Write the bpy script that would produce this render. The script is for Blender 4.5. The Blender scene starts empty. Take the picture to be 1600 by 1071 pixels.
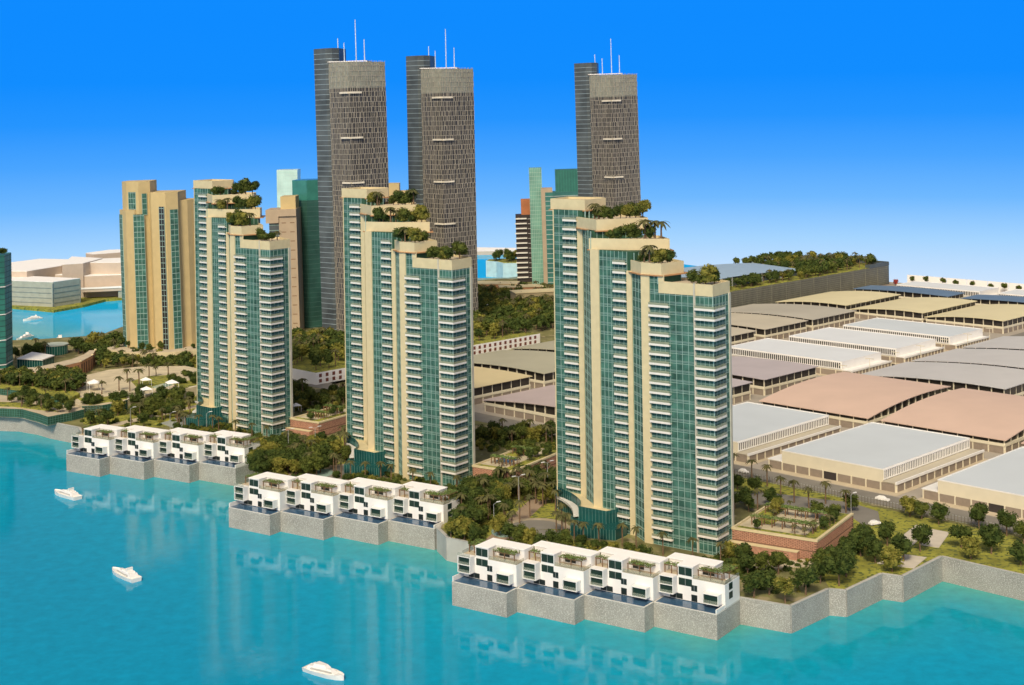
import bpy, math, random
from math import sin, cos, pi, radians, sqrt, atan2, hypot
C = bpy.context.scene.collection
R = random.Random(7)

# ------------------------------------------------------------------ camera, world, sun, exposure
F_PX, ROLL, CAM_H, SHY = 2251.2, -0.01526, 158.6, -368.08
cam = bpy.data.cameras.new('camera'); cam.sensor_width = 36; cam.lens = F_PX/1600*36
cam.shift_y = SHY/1600; cam.clip_start = 1; cam.clip_end = 6000
co = bpy.data.objects.new('camera', cam); C.objects.link(co)
co.location = (0, 0, CAM_H); co.rotation_euler = (pi/2, -ROLL, 0)
bpy.context.scene.camera = co

SUN_EL, SUN_AZ = radians(44), radians(192)      # azimuth clockwise from +Y: light comes from behind the camera, left
w = bpy.data.worlds.new('World'); bpy.context.scene.world = w; w.use_nodes = True
nt = w.node_tree; nt.nodes.clear()
def N(t, **k):
    n = nt.nodes.new(t)
    for a, b in k.items(): setattr(n, a, b)
    return n
out = N('ShaderNodeOutputWorld'); bg = N('ShaderNodeBackground'); bg.inputs[1].default_value = 0.1
sky = N('ShaderNodeTexSky', sky_type='NISHITA', sun_disc=False, sun_elevation=SUN_EL, sun_rotation=SUN_AZ, air_density=.7, dust_density=6.0, ozone_density=0.0)
tc = N('ShaderNodeTexCoord'); sp = N('ShaderNodeSeparateXYZ'); rp = N('ShaderNodeValToRGB'); mr = N('ShaderNodeMapRange')
mr.inputs[1].default_value = -0.14; mr.inputs[2].default_value = 0.06
nt.links.new(tc.outputs['Generated'], sp.inputs[0]); nt.links.new(sp.outputs[2], mr.inputs[0]); nt.links.new(mr.outputs[0], rp.inputs[0])
def lin(r, g, b):
    f = lambda c: (c/255/12.92 if c/255 <= .04045 else ((c/255+.055)/1.055)**2.4)
    return (f(r), f(g), f(b), 1)
EXPO = 0.0
cr = rp.color_ramp
stops = [(0.0, (236, 244, 253)), (0.10, (206, 229, 254)), (0.24, (166, 213, 255)), (0.38, (112, 185, 255)), (0.52, (74, 165, 255)), (0.66, (38, 149, 255)), (0.80, (18, 141, 255)), (1.0, (15, 139, 255))]
while len(cr.elements) < len(stops): cr.elements.new(0.5)
for e, (p, c) in zip(cr.elements, stops):
    e.position = p; e.color = lin(*c)
mul = N('ShaderNodeVectorMath', operation='SCALE'); mul.inputs['Scale'].default_value = 10/2**EXPO
nt.links.new(rp.outputs[0], mul.inputs[0])
m2 = N('ShaderNodeMapRange', interpolation_type='SMOOTHSTEP'); m2.inputs[1].default_value = 0.078; m2.inputs[2].default_value = 0.18
nt.links.new(sp.outputs[2], m2.inputs[0])
mx = N('ShaderNodeMix', data_type='RGBA'); nt.links.new(m2.outputs[0], mx.inputs[0])
nt.links.new(mul.outputs[0], mx.inputs[6]); nt.links.new(sky.outputs[0], mx.inputs[7])
nt.links.new(mx.outputs[2], bg.inputs[0]); nt.links.new(bg.outputs[0], out.inputs[0])

sl = bpy.data.lights.new('sun', 'SUN'); sl.energy = 2.55; sl.angle = radians(10); sl.color = (1, .88, .66)
so = bpy.data.objects.new('sun', sl); C.objects.link(so)
so.rotation_euler = (pi/2-SUN_EL, 0, pi-SUN_AZ)
vs = bpy.context.scene.view_settings
vs.view_transform = 'Standard'; vs.look = 'None'; vs.gamma = 1; vs.exposure = EXPO

# ------------------------------------------------------------------ helpers
def at(px, py, z=8.0):
    """a point of the photograph put on the level z of the place"""
    cx, cy = (px-800)/F_PX, -(py-535.5-SHY)/F_PX
    dx = cos(ROLL)*cx-sin(ROLL)*cy; dz = sin(ROLL)*cx+cos(ROLL)*cy
    t = (z-CAM_H)/dz
    return (dx*t, t, z)
def ats(pts, z=8.0): return [at(x, y, z)[:2] for x, y in pts]

MATS = {}
def mat(name, col, rough=.6, metal=0, var=.12, scale=.25, bump=0, bscale=2., spec=.5, alpha=None, voro=None):
    if name in MATS: return MATS[name]
    m = bpy.data.materials.new(name); m.use_nodes = True; t = m.node_tree; b = t.nodes['Principled BSDF']
    b.inputs['Roughness'].default_value = rough; b.inputs['Metallic'].default_value = metal
    b.inputs['Specular IOR Level'].default_value = spec
    g = t.nodes.new('ShaderNodeNewGeometry')
    n = t.nodes.new('ShaderNodeTexNoise'); n.inputs['Scale'].default_value = scale; n.inputs['Detail'].default_value = 5
    t.links.new(g.outputs['Position'], n.inputs['Vector'])
    r = t.nodes.new('ShaderNodeValToRGB')
    lo, hi = 1-var, 1+var
    r.color_ramp.elements[0].position = .3; r.color_ramp.elements[1].position = .7
    r.color_ramp.elements[0].color = (col[0]*lo, col[1]*lo, col[2]*lo, 1); r.color_ramp.elements[1].color = (min(1,col[0]*hi), min(1,col[1]*hi), min(1,col[2]*hi), 1)
    t.links.new(n.outputs[0], r.inputs[0]); last = r.outputs[0]
    if voro:                       # specks of another colour: (scale, colour, amount)
        v = t.nodes.new('ShaderNodeTexNoise'); v.inputs['Scale'].default_value = voro[0]; v.inputs['Detail'].default_value = 2
        t.links.new(g.outputs['Position'], v.inputs['Vector'])
        mrr = t.nodes.new('ShaderNodeMapRange'); mrr.inputs[1].default_value = .5+voro[2]; mrr.inputs[2].default_value = .56+voro[2]
        t.links.new(v.outputs[0], mrr.inputs[0])
        q = t.nodes.new('ShaderNodeMix'); q.data_type = 'RGBA'; q.inputs[7].default_value = (*voro[1], 1)
        t.links.new(mrr.outputs[0], q.inputs[0]); t.links.new(last, q.inputs[6]); last = q.outputs[2]
    t.links.new(last, b.inputs['Base Color'])
    if bump:
        n2 = t.nodes.new('ShaderNodeTexNoise'); n2.inputs['Scale'].default_value = bscale; n2.inputs['Detail'].default_value = 4
        t.links.new(g.outputs['Position'], n2.inputs['Vector'])
        bn = t.nodes.new('ShaderNodeBump'); bn.inputs['Strength'].default_value = bump; bn.inputs['Distance'].default_value = .3
        t.links.new(n2.outputs[0], bn.inputs['Height']); t.links.new(bn.outputs[0], b.inputs['Normal'])
    if alpha is not None: b.inputs['Alpha'].default_value = alpha
    MATS[name] = m
    return m

beige = mat('beige render', (.62, .525, .305), .7, var=.06, scale=.4)
beige2 = mat('ochre render', (.56, .43, .20), .7, var=.06, scale=.2)
tanm = mat('tan cladding', (.43, .335, .225), .7, var=.06, scale=.2)
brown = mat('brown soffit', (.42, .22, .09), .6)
white = mat('white render', (.80, .78, .73), .6, var=.03)
slabw = mat('white balcony slab', (.74, .71, .63), .5, var=.04)
cream = mat('cream wall', (.68, .62, .46), .7, var=.04)
teal = mat('teal glass', (.052, .135, .105), .32, var=.45, scale=.3, spec=.06)
teald = mat('dark teal glass', (.036, .090, .056), .5, var=.3, scale=.2, spec=.05)
teall = mat('pale teal glass', (.10, .33, .27), .2, var=.25, scale=.12)
tealm = mat('teal spandrel glass', (.060, .145, .112), .35, var=.3, scale=.3)
lobbyg = mat('lobby glass', (.012, .075, .07), .2, var=.3, scale=.15, spec=.4)
mull = mat('pale mullion', (.30, .44, .38), .5, var=.1)
railm = mat('tinted railing glass', (.36, .38, .26), .15, var=.1, alpha=.55)
clear = mat('clear railing glass', (.34, .38, .30), .2, alpha=.3, spec=.2)
greyglass = mat('dark grey glass', (.022, .030, .036), .16, var=.4, scale=.08, spec=.6)
slate = mat('grey green glass', (.085, .100, .102), .4, var=.35, scale=.08, spec=.2)
lattice = mat('beige lattice bar', (.38, .345, .27), .6, var=.25, scale=.6)
latd = mat('dark brown glass', (.052, .047, .040), .5, var=.4, scale=.1)
concrete = mat('speckled concrete', (.31, .30, .265), .85, var=.14, scale=.15, bump=.1, bscale=5, voro=(3.2, (.50, .48, .43), .04))
concretef = mat('plain concrete', (.44, .43, .39), .85, var=.12, scale=.2, bump=.1)
coping = mat('pale coping', (.62, .60, .54), .7)
poolm = mat('dark blue pool water', (.045, .10, .17), .12, var=.2, scale=.2, bump=.05, bscale=1.2)
doorg = mat('dark window glass', (.014, .02, .016), .3, var=.2)
winteal = mat('green window glass', (.018, .038, .030), .3, var=.2, spec=.15)
wood = mat('brown timber', (.20, .11, .05), .7, var=.2)
shut = mat('grey brown shutter', (.27, .22, .17), .7, var=.08, scale=.6)
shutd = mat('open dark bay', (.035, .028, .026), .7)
asphalt = mat('asphalt', (.20, .185, .155), .9, var=.10, scale=.12, bump=.1, bscale=4)
paving = mat('sand paving', (.50, .42, .29), .85, var=.10, scale=.2, bump=.1, bscale=3)
roofg = mat('pale grey roof', (.56, .61, .63), .75, var=.03, scale=.05)
roofw = mat('white roof', (.66, .69, .70), .75, var=.03, scale=.05)
pink = mat('salmon roof', (.62, .45, .35), .75, var=.04, scale=.06)
greyr = mat('light grey roof', (.52, .51, .49), .75, var=.04, scale=.06)
lilac = mat('lilac roof', (.45, .40, .40), .75, var=.05, scale=.06)
lilac2 = mat('pinkish grey roof', (.50, .41, .38), .75, var=.05, scale=.06)
sandr = mat('sand yellow roof', (.60, .50, .28), .75, var=.04, scale=.06)
yellowr = mat('pale yellow roof', (.66, .59, .36), .75, var=.04, scale=.06)
olive = mat('olive grey roof', (.40, .38, .27), .75, var=.08, scale=.03)
tauper = mat('taupe roof', (.50, .45, .34), .75, var=.06, scale=.05)
bluer = mat('slate blue roof', (.13, .20, .29), .5, var=.06, scale=.06)
darkgl = mat('black brown glazing', (.035, .030, .025), .25, var=.3)
orange = mat('terracotta render', (.55, .27, .13), .75, var=.1)
bark = mat('bark', (.16, .10, .055), .9, var=.25, scale=2)
metalw = mat('white metal', (.75, .75, .72), .4)
metalg = mat('grey metal', (.35, .36, .34), .5)
boatw = mat('white boat hull', (.82, .80, .75), .25, var=.03)
brickm = mat('salmon brick', (.45, .24, .155), .85, var=.22, scale=1.2)
mortar = mat('dark brick joint', (.20, .11, .07), .9)  # dark brown body colour seen between the bricks
pergm = mat('green creeper', (.13, .19, .045), .9, var=.5, scale=1.5)
massw = mat('white massing top', (.90, .88, .84), .7, var=.02)
massg = mat('stone massing side', (.52, .43, .34), .8, var=.05)
massb = mat('grey green panel', (.36, .38, .31), .6, var=.1)

def foliage(name, a, b):
    m = bpy.data.materials.new(name); m.use_nodes = True; t = m.node_tree; p = t.nodes['Principled BSDF']
    p.inputs['Roughness'].default_value = .85; p.inputs['Specular IOR Level'].default_value = .2
    g = t.nodes.new('ShaderNodeNewGeometry'); n = t.nodes.new('ShaderNodeTexNoise'); n.inputs['Scale'].default_value = .55; n.inputs['Detail'].default_value = 6
    r = t.nodes.new('ShaderNodeValToRGB'); r.color_ramp.elements[0].position = .35; r.color_ramp.elements[1].position = .68
    r.color_ramp.elements[0].color = (*a, 1); r.color_ramp.elements[1].color = (*b, 1)
    t.links.new(g.outputs['Position'], n.inputs['Vector']); t.links.new(n.outputs[0], r.inputs[0]); t.links.new(r.outputs[0], p.inputs['Base Color'])
    return m
fol = [foliage('dark green leaves', (.026, .048, .009), (.080, .105, .020)), foliage('mid green leaves', (.045, .068, .011), (.125, .14, .026)),
       foliage('yellow green leaves', (.10, .11, .015), (.26, .23, .045)), foliage('palm leaves', (.05, .055, .018), (.13, .12, .045))]
grassm = mat('short grass', (.27, .265, .034), .95, var=.35, scale=.12, bump=.6, bscale=2.5, voro=(.6, (.10, .12, .025), .04))

class MB:
    def __init__(s): s.v = []; s.f = []; s.m = []
    def face(s, pts, mi=0):
        i = len(s.v); s.v += [tuple(p) for p in pts]; s.f.append(tuple(range(i, i+len(pts)))); s.m.append(mi)
    def hexa(s, b, t, mi=0):
        i = len(s.v); s.v += [tuple(p) for p in b]+[tuple(p) for p in t]
        for q in ((0,3,2,1),(4,5,6,7),(0,1,5,4),(1,2,6,5),(2,3,7,6),(3,0,4,7)): s.f.append(tuple(i+k for k in q)); s.m.append(mi)
    def box(s, x0, x1, y0, y1, z0, z1, mi=0):
        q = [(x0,y0),(x1,y0),(x1,y1),(x0,y1)]
        s.hexa([(*p, z0) for p in q], [(*p, z1) for p in q], mi)
    def wall(s, p, q, o0, o1, z0, z1, mi=0, a=0., b=1.):
        """box along p->q (fraction a..b), between offsets o0..o1 to the outer side"""
        dx, dy = q[0]-p[0], q[1]-p[1]; L = hypot(dx, dy) or 1; nx, ny = dy/L, -dx/L
        P = (p[0]+dx*a, p[1]+dy*a); Q = (p[0]+dx*b, p[1]+dy*b)
        c = [(P[0]+nx*o1, P[1]+ny*o1), (Q[0]+nx*o1, Q[1]+ny*o1), (Q[0]+nx*o0, Q[1]+ny*o0), (P[0]+nx*o0, P[1]+ny*o0)]
        s.hexa([(*k, z0) for k in c], [(*k, z1) for k in c], mi)
    def prism(s, poly, z0, z1, ms=0, mt=None, bottom=True):
        n = len(poly); A = sum(poly[i][0]*poly[(i+1)%n][1]-poly[(i+1)%n][0]*poly[i][1] for i in range(n))
        if A < 0: poly = poly[::-1]
        i = len(s.v); s.v += [(*p[:2], z0) for p in poly]+[(*p[:2], z1) for p in poly]
        for k in range(n): s.f.append((i+k, i+(k+1)%n, i+n+(k+1)%n, i+n+k)); s.m.append(ms)
        s.f.append(tuple(i+n+k for k in range(n))); s.m.append(ms if mt is None else mt)
        if bottom: s.f.append(tuple(i+n-1-k for k in range(n))); s.m.append(ms)
    def tube(s, p, q, r0, r1, n=6, mi=0):
        d = [q[k]-p[k] for k in range(3)]; L = sqrt(sum(k*k for k in d)) or 1; d = [k/L for k in d]
        a = (0,0,1) if abs(d[2]) < .9 else (1,0,0)
        u = (d[1]*a[2]-d[2]*a[1], d[2]*a[0]-d[0]*a[2], d[0]*a[1]-d[1]*a[0]); l = sqrt(sum(k*k for k in u)); u = [k/l for k in u]
        v = (d[1]*u[2]-d[2]*u[1], d[2]*u[0]-d[0]*u[2], d[0]*u[1]-d[1]*u[0]); i = len(s.v)
        for (c, r) in ((p, r0), (q, r1)):
            for k in range(n):
                A = 2*pi*k/n; s.v.append(tuple(c[j]+r*(cos(A)*u[j]+sin(A)*v[j]) for j in range(3)))
        for k in range(n): s.f.append((i+k, i+(k+1)%n, i+n+(k+1)%n, i+n+k)); s.m.append(mi)
        s.f.append(tuple(i+n+k for k in range(n))); s.m.append(mi)
    def mesh(s, name, mats):
        me = bpy.data.meshes.new(name); me.from_pydata(s.v, [], s.f)
        for m in (mats if isinstance(mats, (list, tuple)) else [mats]): me.materials.append(m)
        if isinstance(mats, (list, tuple)) and len(mats) > 1: me.polygons.foreach_set('material_index', s.m)
        me.update(); return me
    def build(s, name, mats, parent=None, kind=None, loc=None):
        return put(name, s.mesh(name, mats), parent, kind, loc)
def put(name, me, parent=None, kind=None, loc=None, rz=0):
    o = bpy.data.objects.new(name, me); C.objects.link(o)
    if parent: o.parent = parent
    if kind: o['kind'] = kind
    if loc: o.location = loc
    if rz: o.rotation_euler.z = rz
    return o
def thing(name, label, cat, loc=(0,0,0), rz=0, group=None, me=None):
    o = bpy.data.objects.new(name, me); C.objects.link(o); o.location = loc; o.rotation_euler.z = rz
    o['label'] = label; o['category'] = cat
    if group: o['group'] = group
    return o
def tag(o, label, cat, group=None):
    o['label'] = label; o['category'] = cat
    if group: o['group'] = group
    return o
def struct(name, mb, m): return mb.build(name, m, kind='structure')
def lerp(a, b, t): return tuple(a[i]+(b[i]-a[i])*t for i in range(len(a)))
def W(A, B): return ((A+B)/sqrt(2), (A-B)/sqrt(2))          # street grid of the warehouse quarter -> world

# ------------------------------------------------------------------ setting: water, land, lawns, roads
def watermat():
    m = bpy.data.materials.new('sea water'); m.use_nodes = True; t = m.node_tree; b = t.nodes['Principled BSDF']
    L = t.links.new; nn = t.nodes.new
    g = nn('ShaderNodeNewGeometry')
    def dot(v, c):
        d = nn('ShaderNodeVectorMath'); d.operation = 'DOT_PRODUCT'; d.inputs[1].default_value = v; L(g.outputs['Position'], d.inputs[0])
        a = nn('ShaderNodeMath'); a.operation = 'SUBTRACT'; a.inputs[1].default_value = c; L(d.outputs['Value'], a.inputs[0]); return a.outputs[0]
    def m2(op, p, q):
        a = nn('ShaderNodeMath'); a.operation = op
        for k, x in enumerate((p, q)):
            if isinstance(x, (int, float)): a.inputs[k].default_value = x
            else: L(x, a.inputs[k])
        return a.outputs[0]
    # how far out from the quay: shallow water is painted a milky green, deeper water a full turquoise
    s1 = dot((.72, .69, 0), 336.0); dist = m2('MINIMUM', s1, m2('MAXIMUM', dot((-.446, .895, 0), 363.4), dot((.7071, .7071, 0), 434.6)))
    n = nn('ShaderNodeTexNoise'); n.inputs['Scale'].default_value = .03; n.inputs['Detail'].default_value = 5; L(g.outputs['Position'], n.inputs['Vector'])
    dn = m2('ADD', dist, m2('MULTIPLY', m2('SUBTRACT', n.outputs[0], .5), 26.0))
    r = nn('ShaderNodeMapRange'); r.inputs[1].default_value = -110; r.inputs[2].default_value = 2; L(dn, r.inputs[0])
    c = nn('ShaderNodeValToRGB'); e = c.color_ramp.elements
    e[0].position = 0; e[0].color = (.0, .275, .46, 1); e[1].position = 1; e[1].color = (.07, .36, .31, 1)
    k = e.new(.55); k.color = (.0, .31, .48, 1); k = e.new(.82); k.color = (.010, .33, .42, 1)
    L(r.outputs[0], c.inputs[0])
    mo = nn('ShaderNodeTexNoise'); mo.inputs['Scale'].default_value = .22; mo.inputs['Detail'].default_value = 8; mo.inputs['Roughness'].default_value = .65; L(g.outputs['Position'], mo.inputs['Vector'])  # soft mottling put into the colour in place of ripple shading
    mv = nn('ShaderNodeMapRange'); mv.inputs[1].default_value = .3; mv.inputs[2].default_value = .7; mv.inputs[3].default_value = .86; mv.inputs[4].default_value = 1.12; L(mo.outputs[0], mv.inputs[0])
    sc_ = nn('ShaderNodeVectorMath'); sc_.operation = 'SCALE'; L(c.outputs[0], sc_.inputs[0]); L(mv.outputs[0], sc_.inputs['Scale'])
    # the far basin is a brighter blue
    r2 = nn('ShaderNodeMapRange'); r2.inputs[1].default_value = 95; r2.inputs[2].default_value = 185; L(s1, r2.inputs[0])
    mx = nn('ShaderNodeMix'); mx.data_type = 'RGBA'; mx.inputs[7].default_value = (.004, .44, .80, 1); L(r2.outputs[0], mx.inputs[0]); L(sc_.outputs[0], mx.inputs[6])
    L(mx.outputs[2], b.inputs['Base Color'])
    b.inputs['Roughness'].default_value = .02; b.inputs['IOR'].default_value = 1.25; r3 = nn('ShaderNodeMapRange'); r3.inputs[1].default_value = 95; r3.inputs[2].default_value = 185; r3.inputs[3].default_value = .42; r3.inputs[4].default_value = .05; L(s1, r3.inputs[0]); L(r3.outputs[0], b.inputs['Specular IOR Level'])
    w1 = nn('ShaderNodeTexNoise'); w1.inputs['Scale'].default_value = .5; w1.inputs['Detail'].default_value = 5; L(g.outputs['Position'], w1.inputs['Vector'])
    bu = nn('ShaderNodeBump'); bu.inputs['Strength'].default_value = .06; bu.inputs['Distance'].default_value = .5
    L(w1.outputs[0], bu.inputs['Height']); L(bu.outputs[0], b.inputs['Normal'])
    return m
mb = MB(); mb.prism([(-760, 80), (640, 80), (640, 860), W(1068, -620), (60, 1600), (-430, 1600), (-760, 1440)], -3, 0)
struct('water', mb, watermat())

land = [(500, 115), (700, 300), W(1070, -150), W(1070, -760), (160, 1330), (59, 1317), (-33, 1253), (-171, 1150), (-238, 1061), (-277, 1014), (-282, 978), (-321, 964), (-336, 962),
        (-450, 930), (-450, 745), (-330, 742), (-259.5, 723), (-249, 721), (-237, 713), (-227.5, 704), (-210, 691), (-194, 656), (-112, 622), (-104, 566), (-28, 531), (-29, 516), (-25, 505), (-17, 499), (-12, 476), (60, 440),
        (66.8, 439.3), (81, 430.8), (95.6, 445.5), (100.6, 443.9), (115.6, 459.2), (121.3, 456.1), (139.6, 475.6)]
mb = MB(); mb.prism(land, -2.5, 8)
struct('ground', mb, mat('garden ground', (.17, .16, .055), .95, var=.4, scale=.08, bump=.4, bscale=2, voro=(.12, (.30, .25, .13), 0.06)))
mb = MB(); mb.prism(ats([(-60,482),(17,479),(84,485),(130,477),(165,468),(215,464),(330,455),(520,449),(520,410),(400,398),(0,420),(-60,430)], 2), -2, 2)
struct('far_shore', mb, grassm)

def sheet(name, poly, z, m, th=.08): 
    mb = MB(); mb.prism(poly, z-.9, z); return struct(name, mb, m)
# lawns
sheet('lawn', [(139.5, 475.4), (160, 454.9), (300, 314.9), (520, 330), W(472, -150), W(472, -330), W(466, -350), W(452, -345), W(449, -290), W(432, -292), (96, 446.5), (101, 445), (115.8, 460.4), (121.4, 457.3)], 8.06, grassm)
sheet('lawn', ats([(1146, 745), (1344, 780), (1350, 792), (1146, 770)]), 8.04, grassm)
sheet('lawn', ats([(130, 664), (130, 630), (320, 612), (330, 655), (250, 668)]), 8.05, grassm)
sheet('lawn', [(-26, 529), (-27, 517), (-23, 507), (-15, 501), (-10, 482), (55, 447)]+ats([(872, 835), (872, 735), (735, 745)]), 8.045, grassm)
sheet('lawn', [(-110, 616), (-104, 590), (-102, 568), (-30, 531)]+ats([(548, 760), (548, 680), (395, 690)]), 8.045, grassm)
# yard paving round the warehouses, streets
sheet('yard', [W(486, -700), W(486, -120), W(1068, -120), W(1068, -640), W(700, -629), W(486, -629)], 8.075, mat('warehouse yard', (.36, .32, .26), .9, var=.08, scale=.08))
sheet('road', [W(476, -640), W(476, -100), W(489, -100), W(489, -640)], 8.10, asphalt)
sheet('road', [W(486, -426), W(486, -417), W(1060, -417), W(1060, -426)], 8.13, asphalt)
sheet('road', [W(486, -629), W(486, -617), W(1060, -617), W(1060, -629)], 8.13, mat('brown road', (.26, .20, .14), .9))
sheet('road', ats([(1144, 770), (1180, 768), (1330, 786), (1372, 800), (1375, 815), (1350, 822), (1325, 805), (1144, 784)]), 8.12, asphalt)
def ringroad(c, r0, r1, a0, a1, z, m, name, sq=1.):
    pts = []
    for k in range(25): A = radians(a0+(a1-a0)*k/24); pts.append((c[0]+r1*cos(A), c[1]+r1*sin(A)*sq))
    for k in range(25): A = radians(a1+(a0-a1)*k/24); pts.append((c[0]+r0*cos(A), c[1]+r0*sin(A)*sq))
    sheet(name, pts, z, m)
for (px, py) in ((836, 828), (545, 738)):
    c = at(px, py)[:2]
    ringroad(c, 0.2, 13.0, 0, 350, 8.12, mat('worn sand paving', (.38, .31, .21), .9, var=.2, scale=.3), 'forecourt', 1.1); ringroad(c, 0.2, 10.5, 0, 350, 8.16, asphalt, 'road', 1.1)
    sheet('pond', [(c[0]-11+4.6*cos(t*pi/8), c[1]-2+7*sin(t*pi/8)) for t in range(16)], 8.24, mat('pale green pond', (.30, .42, .36), .1))
sheet('path', ats([(752, 850), (835, 775), (860, 778), (775, 860)]), 8.09, mat('brown path', (.33, .24, .16), .9, var=.1))
sheet('path', ats([(400, 760), (545, 700), (560, 706), (430, 775)]), 8.09, MATS['brown path'])
sheet('path', ats([(1130, 880), (1290, 872), (1300, 884), (1140, 893)]), 8.09, paving)
sheet('road', ats([(250, 662), (335, 636), (350, 645), (280, 672)]), 8.12, mat('grey road', (.30, .32, .28), .9))
sheet('path', ats([(150, 668), (330, 628), (330, 632), (150, 674)]), 8.10, paving)

# ------------------------------------------------------------------ quay walls
def quay(label, pts, group=None, z1=8.0, m=concrete, lip=True):
    t = thing('quay_wall', label, 'wall', (pts[0][0], pts[0][1], 0), group=group)
    P = [(p[0]-pts[0][0], p[1]-pts[0][1]) for p in pts]
    for a, b in zip(P, P[1:]):
        mb = MB(); mb.wall(a, b, -1.0, .35, -2, z1+.12); mb.build('wall_panel', m, t)
        mb = MB(); mb.wall(a, b, -.55, .42, z1+.12, z1+.28); mb.build('coping', concretef, t)
    return t
quay('speckled concrete quay wall zigzagging below the lawn right of the villas', [(66.8, 439.3), (81, 430.8), (95.6, 445.5), (100.6, 443.9), (115.6, 459.2), (121.3, 456.1), (139.6, 475.6), (300, 315)])
quay('short curved grey quay wall between middle and right villa rows', [(-28, 529), (-29, 516), (-25, 505), (-17, 499), (-12, 478)], m=concretef)
quay('curved concrete quay wall at left edge below glass promenade', [(-330, 742), (-275, 727.5), (-259.5, 723), (-249, 721), (-237, 713), (-227.5, 704), (-210, 691), (-196, 657)])
quay('planted quay wall between left and middle villa rows', [(-112, 616), (-106, 590), (-104, 566)], m=concretef)

# ------------------------------------------------------------------ vegetation
def crown_mesh(seed, r, h, n, m, squash=1.0, lobes=7, leaf=.33):
    q = random.Random(seed); mb = MB(); L = []
    for k in range(lobes):
        a = q.uniform(0, 2*pi); d = q.uniform(.15, .62)*r; z = q.uniform(.28, .78)*h
        L.append((d*cos(a), d*sin(a), z, q.uniform(.38, .58)*r))
    L.append((0, 0, h*.55, r*.62))
    for (x, y, z, s) in L:                                # inner masses
        pr = [(0,0,1),(0,0,-1)]+[(cos(i*pi/3)*.87, sin(i*pi/3)*.87, j) for j in (.45,-.45) for i in range(6)]
        i0 = len(mb.v); s2 = s*.80
        mb.v += [(x+a*s2*q.uniform(.8,1.1), y+b*s2*q.uniform(.8,1.1), z+c*s2*squash) for a,b,c in pr]
        for i in range(6):
            j = (i+1)%6
            for f in ((0,2+i,2+j),(2+i,8+i,8+j,2+j),(1,8+j,8+i)): mb.f.append(tuple(i0+k for k in f)); mb.m.append(0)
    for k in range(n):
        x, y, z, s = q.choice(L); a = q.uniform(0, 2*pi); u = q.uniform(-.75, 1); c = sqrt(1-u*u) if abs(u) < 1 else 0; s3 = s*q.uniform(.82, 1.08)
        p = (x+c*cos(a)*s3, y+c*sin(a)*s3, z+u*s3*squash); l = leaf*q.uniform(.6, 1.35)
        v1 = (q.gauss(0,1), q.gauss(0,1), q.gauss(0,.7)); v2 = (q.gauss(0,1), q.gauss(0,1), q.gauss(0,.7))
        n1 = sqrt(sum(i*i for i in v1)) or 1; n2 = sqrt(sum(i*i for i in v2)) or 1
        v1 = [i/n1*l for i in v1]; v2 = [i/n2*l for i in v2]
        mb.face([tuple(p[i]-v1[i]-v2[i]*.5 for i in range(3)), tuple(p[i]+v1[i]-v2[i]*.3 for i in range(3)), tuple(p[i]+v2[i] for i in range(3))])
    return mb.mesh('crown', m)
CR = {}
for mi in range(3):
    for s in range(4): CR[(mi, s)] = crown_mesh(11*mi+s, 3.0, 5.4, 1000, fol[mi], lobes=7+s)
def trunk_mesh(seed, h=2.6):
    q = random.Random(seed); mb = MB(); mb.tube((0,0,-.2), (q.uniform(-.2,.2), q.uniform(-.2,.2), h), .24, .15)
    for k in range(3):
        a = q.uniform(0, 6.28); mb.tube((0,0,h*.75), (1.1*cos(a), 1.1*sin(a), h+1.4), .12, .05, 5)
    return mb.mesh('trunk', bark)
TR = [trunk_mesh(s) for s in range(3)]
def palm_crown(seed):
    q = random.Random(seed); mb = MB()
    for k in range(15):
        a = k*2.4+q.uniform(-.2, .2); L = q.uniform(1.9, 2.7); up = q.uniform(-.1, 1.15); prev = None
        for i in range(5):
            t = i/4; d = L*t; z = up*t*1.3-1.9*t*t+.1; wd = .48*(1-t)*(.25+t*2.2)+.05
            c = (d*cos(a), d*sin(a), z); s = (-sin(a)*wd, cos(a)*wd)
            cur = ((c[0]+s[0], c[1]+s[1], c[2]-.25*wd), c, (c[0]-s[0], c[1]-s[1], c[2]-.25*wd))
            if prev: mb.face([prev[0], cur[0], cur[1], prev[1]]); mb.face([prev[1], cur[1], cur[2], prev[2]])
            prev = cur
    mb.tube((0,0,-.5), (0,0,.25), .3, .15, 6)
    return mb.mesh('crown', fol[3])
PC = [palm_crown(s) for s in range(4)]
def palm_trunk(h):
    mb = MB(); x = 0
    mb.tube((0,0,-.2), (.08,0,h*.5), .30, .22); mb.tube((.08,0,h*.5), (.0,.05,h), .22, .24); return mb.mesh('trunk', bark)
PT = {h: palm_trunk(h) for h in (4.5, 6.0, 7.5)}
KN = ['dark green round tree', 'mid green bushy tree', 'yellow green rounded tree']
def tree(x, y, z=8., kind=None, s=1., where='', name='leafy_tree', stem=1.):
    if kind is None: kind = R.choice((0, 0, 0, 1, 1, 2))
    t = thing(name, KN[kind]+' '+where, 'tree', (x, y, z), R.uniform(0, 6.28), KN[kind]+'s '+where)
    t.scale = (s, s, s*R.uniform(.88, 1.12))
    put('trunk', R.choice(TR), t).scale = (1, 1, stem)
    c = put('crown', CR[(kind, R.randrange(4))], t, loc=(0, 0, 2.6*stem-1.5)); c.rotation_euler.z = R.uniform(0, 6)
    return t
def palm(x, y, z=8., s=1., h=6.0, where=''):
    t = thing('palm_tree', 'date palm '+where, 'palm tree', (x, y, z), R.uniform(0, 6.28), 'palm trees '+where)
    t.scale = (s, s, s)
    put('trunk', PT[h], t); put('crown', R.choice(PC), t, loc=(0, 0, h)); return t
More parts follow.
